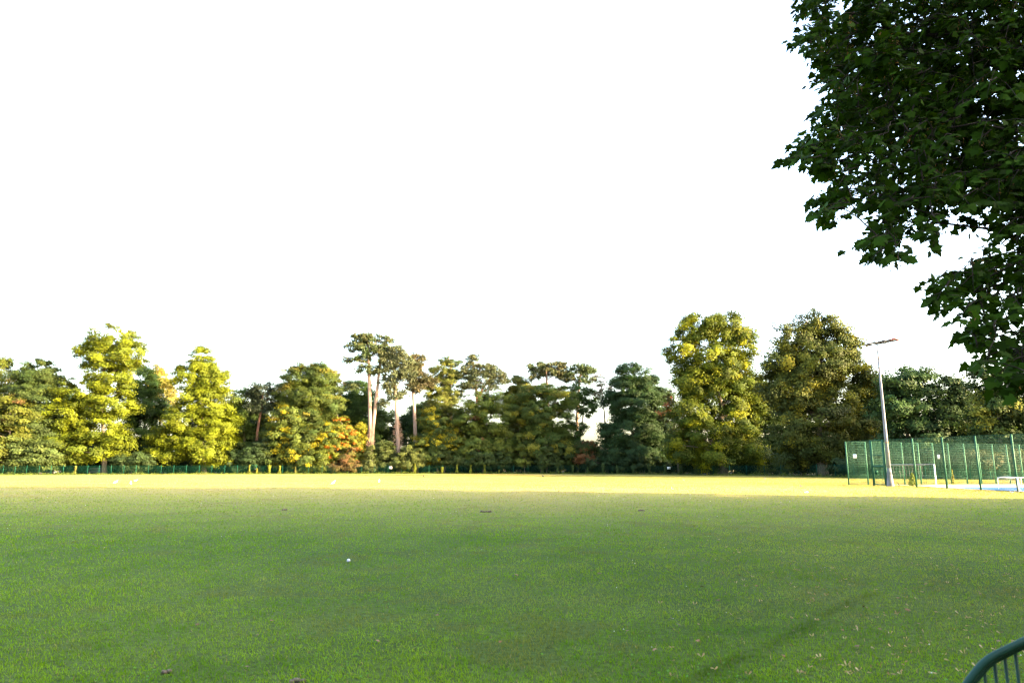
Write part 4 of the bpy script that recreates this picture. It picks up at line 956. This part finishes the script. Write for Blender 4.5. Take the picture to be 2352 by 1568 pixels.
# ------------------------------------------------------------------ birds
def bird(name, label, cat, px, py, length, colours, rot, pitch=0.25, group='birds on the grass', tail=0.3, legs=True, standing=1.0):
    """colours: body, head, belly, wing/tail"""
    p = G(px, py)
    mb = MB()
    L = length
    prof = [(-0.52 - tail, 0.02, 0.004, 3), (-0.50, 0.03, 0.025, 3), (-0.38, 0.04, 0.07, 3), (-0.22, 0.04, 0.125, 0), (-0.02, 0.03, 0.155, 2), (0.14, 0.05, 0.13, 2), (0.24, 0.11, 0.085, 0), (0.31, 0.16, 0.075, 1), (0.38, 0.175, 0.062, 1), (0.43, 0.17, 0.03, 1), (0.52, 0.155, 0.006, 1)]
    rz = L * 0.34 * standing
    k = 8; ca, sa = math.cos(rot), math.sin(rot); cp, sp = math.cos(pitch), math.sin(pitch)
    v = []; col = []
    def W(x, y, z):
        x2, z2 = x * cp - z * sp, x * sp + z * cp
        return (p[0] + L * (x2 * ca - y * sa), p[1] + L * (x2 * sa + y * ca), p[2] + rz + L * z2)
    for (x, z, r, ci) in prof:
        for j in range(k):
            a = j * 2 * math.pi / k
            wy = r * (1.0 if ci != 3 else 1.3); wz = r * (1 if ci != 3 else 0.55)
            v.append(W(x, math.cos(a) * wy, z + math.sin(a) * wz))
            cc = colours[ci]
            if ci in (0, 2): cc = colours[2] if math.sin(a) < 0.3 else colours[0]
            if ci == 1 and x > 0.42: cc = colours[4]
            col.append(cc)
    m = len(prof)
    q = [(i * k + j, i * k + (j + 1) % k, (i + 1) * k + (j + 1) % k, (i + 1) * k + j) for i in range(m - 1) for j in range(k)]
    mb.add(v, q, None, np.array(col))
    for s in (-1, 1):                                  # folded wing
        w = [(0.16, s * 0.12, 0.10), (0.05, s * 0.165, 0.0), (-0.25, s * 0.13, -0.02), (-0.55, s * 0.04, 0.03), (-0.25, s * 0.09, 0.12), (0.0, s * 0.13, 0.13)]
        mb.add([W(*a) for a in w], None, [(0, 1, 5), (1, 2, 5), (2, 4, 5), (2, 3, 4)], colours[3])
        if legs:
            a = np.array(W(0.02, s * 0.06, -0.08)); b = np.array([a[0], a[1], p[2]])
            mb.tube([a, b, b + np.array([ca * 0.05, sa * 0.05, 0.004])], L * 0.014, 5, colours[4])
    return tag(mb.build(name, M_TINT, smooth=True), label, cat, group)
WH = (0.82, 0.82, 0.82); GR = (0.45, 0.46, 0.48); BK = (0.012, 0.012, 0.015); YB = (0.45, 0.3, 0.05); BR = (0.16, 0.12, 0.10)
GULL = (WH, WH, WH, GR, YB); CROW = (BK, BK, BK, BK, BK); MAG = (BK, BK, WH, BK, BK); PIG = (BR, BR, (0.25, 0.2, 0.18), BR, BK)
bird('white_gull', 'white gull standing on the sunlit strip, leftmost of the pair of gulls', 'bird', 266, 1110.6, 0.42, (WH, WH, WH, WH, YB), 0.9, 0.35, tail=0.05)
bird('white_gull', 'white gull on the sunlit strip, nearer and right of the left pair', 'bird', 300, 1113.2, 0.42, (WH, WH, WH, WH, YB), 2.2, 0.45, tail=0.05)
bird('white_gull', 'tiny white gull behind the left pair of gulls', 'bird', 312, 1106.2, 0.36, (WH, WH, WH, WH, YB), 0.3, 0.1, tail=0.05)
bird('white_gull', 'white gull facing right at the edge of the shadow left of the centre', 'bird', 766, 1112.6, 0.46, (WH, WH, WH, GR, YB), 0.35, 0.5, tail=0.12)
bird('white_gull', 'upright tiny white gull below the third tall pine', 'bird', 871, 1106.8, 0.36, (WH, WH, WH, WH, YB), 1.5, 0.7, tail=0.05)
bird('black_crow', 'black crow standing near the far fence below the third tall pine', 'bird', 973, 1096.4, 0.52, CROW, 2.6, 0.6)
bird('black_crow', 'black crow near the fence below the umbrella pine', 'bird', 1247, 1096.6, 0.56, CROW, 2.7, 0.5)
bird('black_crow', 'small black bird on the sunlit grass below the yellow beech', 'bird', 1718, 1106.6, 0.34, CROW, 1.5, 0.2)
bird('magpie', 'black and white magpie with a long tail at the shadow edge', 'bird', 1544, 1125.3, 0.30, MAG, 2.9, 0.5, tail=0.55)
bird('magpie', 'black and white magpie with a long tail near the small goal', 'bird', 2323, 1134.0, 0.30, MAG, 2.95, 0.25, tail=0.55)
bird('brown_pigeon', 'brown pigeon on the sunlit grass below the bronze beech', 'bird', 1839, 1119.2, 0.30, PIG, 2.6, 0.7, tail=0.2)
bird('brown_pigeon', 'small brown bird far off on the sunlit grass left of the big beeches', 'bird', 1570, 1104.8, 0.34, PIG, 2.8, 0.6, tail=0.15)
bird('brown_pigeon', 'dark small bird near the fence between the two big beeches', 'bird', 1757, 1101.0, 0.36, (BR, BK, BR, BR, BK), 0.2, 0.1, tail=0.15)
bird('magpie', 'black and white bird on the ground just right of the mast foot', 'bird', 2064, 1116.0, 0.26, MAG, 2.0, 0.6, tail=0.2)

# ------------------------------------------------------------------ leaves: a five lobed outline shared by the maple and the fallen leaves
HALF = [(0.10, -0.04), (0.30, -0.02), (0.43, 0.12), (0.33, 0.24), (0.46, 0.36), (0.60, 0.52), (0.40, 0.50), (0.27, 0.56), (0.24, 0.68), (0.13, 0.84), (0.0, 1.02)]
OUT = np.array([(0, 0.0)] + HALF + [(-x, y) for x, y in HALF[-2::-1]])
NV = len(OUT)
LEAF2 = np.vstack([OUT, [(0, 0.34)]])
LTRI = np.array([(NV, i, (i + 1) % NV) for i in range(NV)])
def leaf_batch(mb, base, dirv, nor, size, tint, curl=0.18):
    n = len(base)
    dirv = nrm(dirv); nor = nrm(nor - dirv * (nor * dirv).sum(-1, keepdims=True)); side = np.cross(dirv, nor)
    asp = rng.uniform(0.85, 1.1, (n, 1, 1))
    X = LEAF2[None, :, 0:1] * size[:, None, None] * asp; Y = LEAF2[None, :, 1:2] * size[:, None, None]
    cu = rng.uniform(-0.6, 1.0, (n, 1, 1)) * curl
    Z = -cu * (Y ** 2) / size[:, None, None] - rng.uniform(-0.2, 0.5, (n, 1, 1)) * curl * 2 * (X ** 2) / size[:, None, None]
    v = base[:, None, :] + side[:, None, :] * X + dirv[:, None, :] * Y + nor[:, None, :] * Z
    m = len(LEAF2)
    tri = (LTRI[None] + (np.arange(n) * m)[:, None, None]).reshape(-1, 3)
    mb.add(v.reshape(-1, 3), None, tri, np.repeat(tint, m, 0))

# ------------------------------------------------------------------ the maple overhanging the upper right
POLY = np.array([(1850, -240), (1850, -60), (1850, 40), (1830, 80), (1905, 170), (1900, 240), (1860, 305), (1840, 345), (1910, 395), (1905, 450), (1905, 478), (1960, 440), (2030, 470), (2000, 530), (1985, 553), (2020, 562), (2100, 535), (2180, 490),
                 (2262, 545), (2215, 600), (2190, 630), (2140, 655), (2190, 690), (2240, 720), (2225, 775), (2280, 820), (2330, 842), (2420, 850), (2760, 840), (2760, -240)], dtype=float)
def inside(p):
    x, y = p[:, 0], p[:, 1]; r = np.zeros(len(p), bool); j = len(POLY) - 1
    for i in range(len(POLY)):
        xi, yi = POLY[i]; xj, yj = POLY[j]
        c = ((yi > y) != (yj > y)) & (x < (xj - xi) * (y - yi) / (yj - yi + 1e-9) + xi)
        r ^= c; j = i
    return r
maple = thing('maple_tree', 'large dark maple overhanging the upper right with lobed leaves and seed keys', 'tree', (10.6, 7.4, 0))
wood = MB(); crown = MB(); keys = MB()
wood.tube([(10.6, 7.4, -0.1), (10.6, 7.4, 1.0), (10.5, 7.4, 2.6), (10.3, 7.4, 4.6), (10.1, 7.5, 6.6), (9.9, 7.6, 9.0)], [0.42, 0.34, 0.29, 0.24, 0.18, 0.08], 12)
limbs = []
for (px, py, d, z0) in ((1870, 60, 7.6, 5.4), (1860, 330, 7.2, 4.0), (1930, 440, 6.8, 3.4), (2030, 500, 6.4, 3.9), (2150, 650, 6.0, 2.6), (2240, 760, 5.6, 2.2), (2320, 830, 5.4, 1.9), (2000, 200, 8.4, 5.0), (1960, -150, 8.4, 6.4), (2200, 100, 6.6, 5.6), (2250, 350, 7.6, 3.9), (2150, 420, 8.2, 4.0), (2100, -200, 7.2, 6.8), (2300, 560, 6.2, 2.9), (2080, 300, 6.2, 4.6)):
    e = P(px, py, d + 1.3); s = np.array([10.4, 7.4, z0])
    m1 = s * 0.65 + e * 0.35 + np.array([0, rng.normal() * 0.15, 0.30]); m2 = s * 0.3 + e * 0.7 + np.array([0, rng.normal() * 0.12, 0.18])
    pts = np.array([s, m1, m2, e]); tt = np.linspace(0, 3, 13)
    pp = np.stack([np.interp(tt, range(4), pts[:, j]) for j in range(3)], -1)
    pp[1:-1] += rng.normal(size=(11, 3)) * 0.06
    wood.tube(pp, np.linspace(0.042, 0.005, 13), 6)
    limbs.append(pp[3:])
limbs = np.vstack(limbs)
pts = []
NSPRAY = 2400
while len(pts) < NSPRAY:
    c = np.stack([rng.uniform(1820, 2760, 600), rng.uniform(-240, 860, 600)], -1)
    c = c[inside(c)]
    for q in c:
        hole = ((q[0] - 2235) / 62) ** 2 + ((q[1] - 552) / 40) ** 2 < 1 or ((q[0] - 2075) / 26) ** 2 + ((q[1] - 405) / 22) ** 2 < 1 or ((q[0] - 2190) / 40) ** 2 + ((q[1] - 345) / 16) ** 2 < 1
        if hole and random.random() < 0.9: continue
        if q[0] > 2150 and 470 < q[1] < 820 and random.random() < 0.48: continue
        if q[0] > 2420 and random.random() < 0.4: continue
        pts.append(q)
        if len(pts) >= NSPRAY: break
C3 = []
for q in pts:
    deep = 1.0 if q[0] > 2050 and q[1] < 430 else 0.0
    C3.append(P(q[0], q[1], 5.5 + (870 - q[1]) / 870 * 2.1 + rng.random() ** 1.2 * (3.0 + 1.6 * deep)))
for _ in range(2100):          # the thick inner crown further back
    q = (rng.uniform(1900, 2720), rng.uniform(-240, 450))
    if q[0] + q[1] * 0.5 < 1960 or (q[1] > 300 and q[0] < 2040): continue
    C3.append(P(q[0], q[1], rng.uniform(8.0, 11.0)))
for (ex, ey) in ((1805, 72), (1820, 60), (1815, 340), (1800, 352), (1850, 455), (1862, 478), (1895, 492), (1842, 250), (1960, 548), (1990, 565), (2020, 572), (2110, 645), (2125, 665), (2160, 690), (2195, 765), (2215, 775), (2225, 820), (2275, 850), (2100, 538), (2135, 640), (1860, 180), (1830, 15), (2320, 862), (2250, 700)):
    for _ in range(2):
        C3.append(P(ex + 46 + rng.normal() * 9, ey + rng.normal() * 9, 5.2 + (870 - ey) / 870 * 2.0 + rng.random() * 1.2))
C3 = np.array(C3)
NSPRAY = len(C3)
nodes = np.zeros((len(limbs) + 3 * NSPRAY, 3)); nodes[:len(limbs)] = limbs; nn_ = len(limbs)
order = np.argsort([((limbs - c) ** 2).sum(1).min() for c in C3])
for ii in order:
    c = C3[ii]
    k = ((nodes[:nn_] - c) ** 2).sum(1).argmin()
    a = nodes[k]
    out = nrm(c - a + 1e-6) * 0.55
    dirv = nrm(np.array([-0.55, -0.1, -0.2]) + out + rng.normal(size=3) * 0.3)
    ln = random.uniform(0.24, 0.46)
    s = c - dirv * ln * 0.5; e = c + dirv * ln * 0.5 - np.array([0, 0, 0.05])
    m1 = a * 0.55 + s * 0.45 + np.array([0, 0, 0.03]) + rng.normal(size=3) * 0.02
    wood.tube([a, m1, s, c, e], [0.008, 0.0065, 0.005, 0.004, 0.002], 4, cap=False)
    nodes[nn_:nn_ + 2] = (s, c); nn_ += 2
    n = random.randint(8, 13)
    t = rng.uniform(0.05, 1.0, n)[:, None]
    sidev = nrm(np.cross(dirv, [0, 0, 1.0])) * rng.choice([-1.0, 1.0], n)[:, None]
    pet = dirv * rng.uniform(0.1, 0.7, (n, 1)) + sidev * rng.uniform(0.3, 1.0, (n, 1)) + np.array([0, 0, -0.15]) + rng.normal(size=(n, 3)) * 0.2
    base = s + (e - s) * t + nrm(pet) * rng.uniform(0.03, 0.09, (n, 1))
    ld = nrm(pet) + np.array([-0.1, -0.1, -0.75]) * rng.uniform(0.2, 1.1, (n, 1))
    nor = np.array([-0.1, -0.45, 0.7]) + rng.normal(size=(n, 3)) * 0.42
    tone = random.uniform(0.75, 1.3)
    tint = np.array([0.0175, 0.038, 0.0030]) * tone * rng.uniform(0.55, 1.7, (n, 1))
    leaf_batch(crown, base, ld, nor, rng.uniform(0.058, 0.128, n), tint)
    if random.random() < 0.22:
        m = random.randint(5, 10)
        kc = c + rng.normal(size=(m, 3)) * 0.04 - np.array([0, 0, 0.09])
        add_leaves(keys, kc, rng.normal(size=(m, 3)), rng.uniform(0.03, 0.05, m), rng.uniform(0.011, 0.017, m), np.array([0.16, 0.09, 0.035]) * rng.uniform(0.6, 1.3, (m, 1)), 1.2)
wood.build('trunk', M_DARKBARK, maple, smooth=True)
crown.build('crown', M_MAPLE, maple)
ko = keys.build('seed_keys', M_LEAF, maple); ko['kind'] = 'stuff'

# ------------------------------------------------------------------ fallen leaves and seed keys on the lawn
leaf_meshes = []
def litter(kind, px, py, size, tint, label, group):
    p = G(px, py)
    mb = MB()
    if kind == 'leaf':
        a = random.uniform(0, 6.28)
        d = np.array([[math.cos(a), math.sin(a), random.uniform(0.0, 0.3)]]); nn = np.array([[random.uniform(-.4, .4), random.uniform(-.5, .1), 1.0]])
        leaf_batch(mb, np.array([[p[0], p[1], p[2] + 0.035]]), d, nn, np.array([size]), np.array([tint]), 0.7)
    else:
        a = random.uniform(-0.5, 0.5)
        for s in (-1, 1):
            if s == 1 and random.random() < 0.35: continue
            c = p + np.array([s * size * 0.35, 0, 0.05])
            u = nrm(np.array([s * random.uniform(0.1, 0.9), random.uniform(-0.8, 0.8), random.uniform(-0.1, 1.0)])); w = nrm(np.cross(u, np.array([a, 1.0, 0.2])))
            v = [c - u * size * .5, c - w * size * .12 - u * size * 0.1, c - w * size * .2 + u * size * .3, c + u * size * .55, c + w * size * .17 + u * size * .3, c + w * size * .08 - u * size * 0.2]
            mb.add(v, None, [(0, 1, 5), (1, 2, 5), (2, 4, 5), (2, 3, 4)], tint)
    o = mb.build('fallen_leaf' if kind == 'leaf' else 'seed_key', M_TINT)
    return tag(o, label, 'leaf' if kind == 'leaf' else 'seed', group)
SEEDS = 'winged seeds fallen on the lawn'; FALL = 'dry leaves fallen on the lawn'
for (px, py) in [(1695, 1324), (1792, 1337), (1648, 1385), (1975, 1491), (1804, 1515), (1615, 1353), (1880, 1380), (1935, 1455), (2115, 1440), (2250, 1368), (2130, 1345), (2060, 1378), (1690, 1312), (1555, 1440), (1600, 1480), (2185, 1300), (2240, 1285), (1990, 1400), (2240, 1395), (2380, 1360), (1440, 1455), (1500, 1500), (1185, 1323), (1375, 1322), (1310, 1335), (620, 1432), (592, 1466), (868, 1478), (563, 1540), (1146, 1483), (1003, 1420), (736, 1288), (450, 1440), (1820, 1455), (2020, 1452), (2080, 1405), (2290, 1480), (1740, 1350), (2200, 1345)]:
    litter('leaf', px, py, random.uniform(0.03, 0.055), np.array([0.20, 0.088, 0.026]) * random.uniform(0.5, 1.3), 'dry brown curled leaf lying on the shaded lawn', FALL)
cnt = 0
while cnt < 290:
    px = random.uniform(1500, 2420); py = 1225 + 340 * random.random() ** 1.0
    if random.random() > min(1, max(0.08, (px - 1480) / 620)) or (py > 1430 and random.random() < 0.4): continue
    if vnoise(np.array([px]), np.array([py]), 60)[0] < 0.3: continue
    litter('seed', px, py, random.uniform(0.026, 0.042), np.array([0.52, 0.36, 0.18]) * random.uniform(0.6, 1.15), 'pale tan winged seed lying on the shaded lawn', SEEDS); cnt += 1

# small things on the lawn
p = G(800.5, 1291)
mb = MB(); prof = [(0.0, 0.0), (0.042, 0.0), (0.050, 0.012), (0.046, 0.030), (0.026, 0.042), (0.0, 0.044)]
mb.tube([p + np.array([0, 0, z]) for z in (0.012, 0.028, 0.048, 0.058)], [0.026, 0.030, 0.026, 0.012], 14, (0.6, 0.6, 0.72))
tag(mb.build('plastic_lid', M_TINT, smooth=True), 'small pale round plastic lid lying on the lawn left of the centre', 'litter')
p = G(1853, 1132)
mb = MB(); add_leaves(mb, p + np.array([[0, 0, 0.05], [0.05, 0, 0.06], [-0.05, 0.02, 0.04]]), np.array([[0, -.5, 1.0], [.4, -.6, 1], [-.4, -.3, 1]]), np.full(3, 0.16), np.full(3, 0.12), np.full((3, 3), 0.8))
tag(mb.build('paper_scrap', M_TINT), 'white paper scrap on the sunlit strip below the bronze beech', 'litter')
def clod(label, px, py, w, h, tint):
    p = G(px, py); mb = MB()
    for _ in range(9):
        c = p + np.array([rng.normal() * w * 0.3, rng.normal() * w * 0.2, h * 0.3]); r = w * random.uniform(0.16, 0.3)
        mb.tube([c + np.array([-r, 0, -h * .3]), c + np.array([-r * .5, 0.3 * r, h * .1]), c + np.array([r * .4, 0, h * .2 * random.random()]), c + np.array([r, 0, -h * .3])], [r * .3, r * .8, r * .9, r * .3], 7)
    tag(mb.build('soil_clod', M_SOIL), label, 'soil')
clod('brown clod of earth near the lower left edge of the lawn', 384, 1546, 0.07, 0.035, 0)
clod('grey brown clod of earth at the bottom edge left of the centre', 684, 1566, 0.07, 0.035, 0)
clod('dark molehill scrape in the middle of the shaded lawn', 1115, 1176, 0.2, 0.05, 0)
clod('flat earth scrape right of the middle of the shaded lawn', 1474, 1173, 0.16, 0.04, 0)
clod('brown earth scrape left of the middle of the shaded lawn', 655, 1171, 0.16, 0.04, 0)

# ------------------------------------------------------------------ the railing at the lower right corner
rail = thing('metal_railing', 'dark green tubular railing with rounded top and upright bars, lower right corner', 'railing', P(2290, 1500, 3.4) * np.array([1, 1, 0]))
path = [(2196, 1680), (2199, 1625), (2209, 1590), (2223, 1565), (2240, 1543), (2258, 1521.5), (2281, 1505), (2316, 1488.5), (2352, 1470.6), (2395, 1452), (2450, 1434), (2520, 1422), (2620, 1418), (2760, 1418)]
A3 = np.array([P(a, b, 3.4) for a, b in path])
base_l = A3[0].copy(); base_l[2] = -0.1
tt = np.linspace(0, len(A3) - 1, 60)
def smooth_path(a):
    a = np.stack([np.interp(tt, range(len(a)), a[:, j]) for j in range(3)], -1)
    for _ in range(4): a[1:-1] = (a[:-2] + 2 * a[1:-1] + a[2:]) / 4
    return a
O1 = smooth_path(A3)
MB().tube(np.vstack([[base_l], O1]), 0.0165, 12).build('outer_hoop', M_RAIL, rail, smooth=True)
A4 = A3 + np.array([0.036, 0.034, -0.020]); O2 = smooth_path(A4); b2 = O2[0].copy(); b2[2] = -0.1
MB().tube(np.vstack([[b2], O2]), 0.0165, 12).build('inner_hoop', M_RAIL, rail, smooth=True)
x = A4[2][0] + 0.05
while x < A4[-1][0]:
    z = np.interp(x, O2[:, 0], O2[:, 2]); yb = np.interp(x, O2[:, 0], O2[:, 1])
    MB().tube([(x, yb, -0.05), (x, yb, z)], 0.0075, 8).build('bar', M_RAIL, rail, smooth=True)
    x += 0.052
MB().tube([(A4[2][0] - 0.02, 3.43, 0.12), (A4[-1][0], 3.43, 0.12)], 0.011, 10).build('lower_rail', M_RAIL, rail, smooth=True)
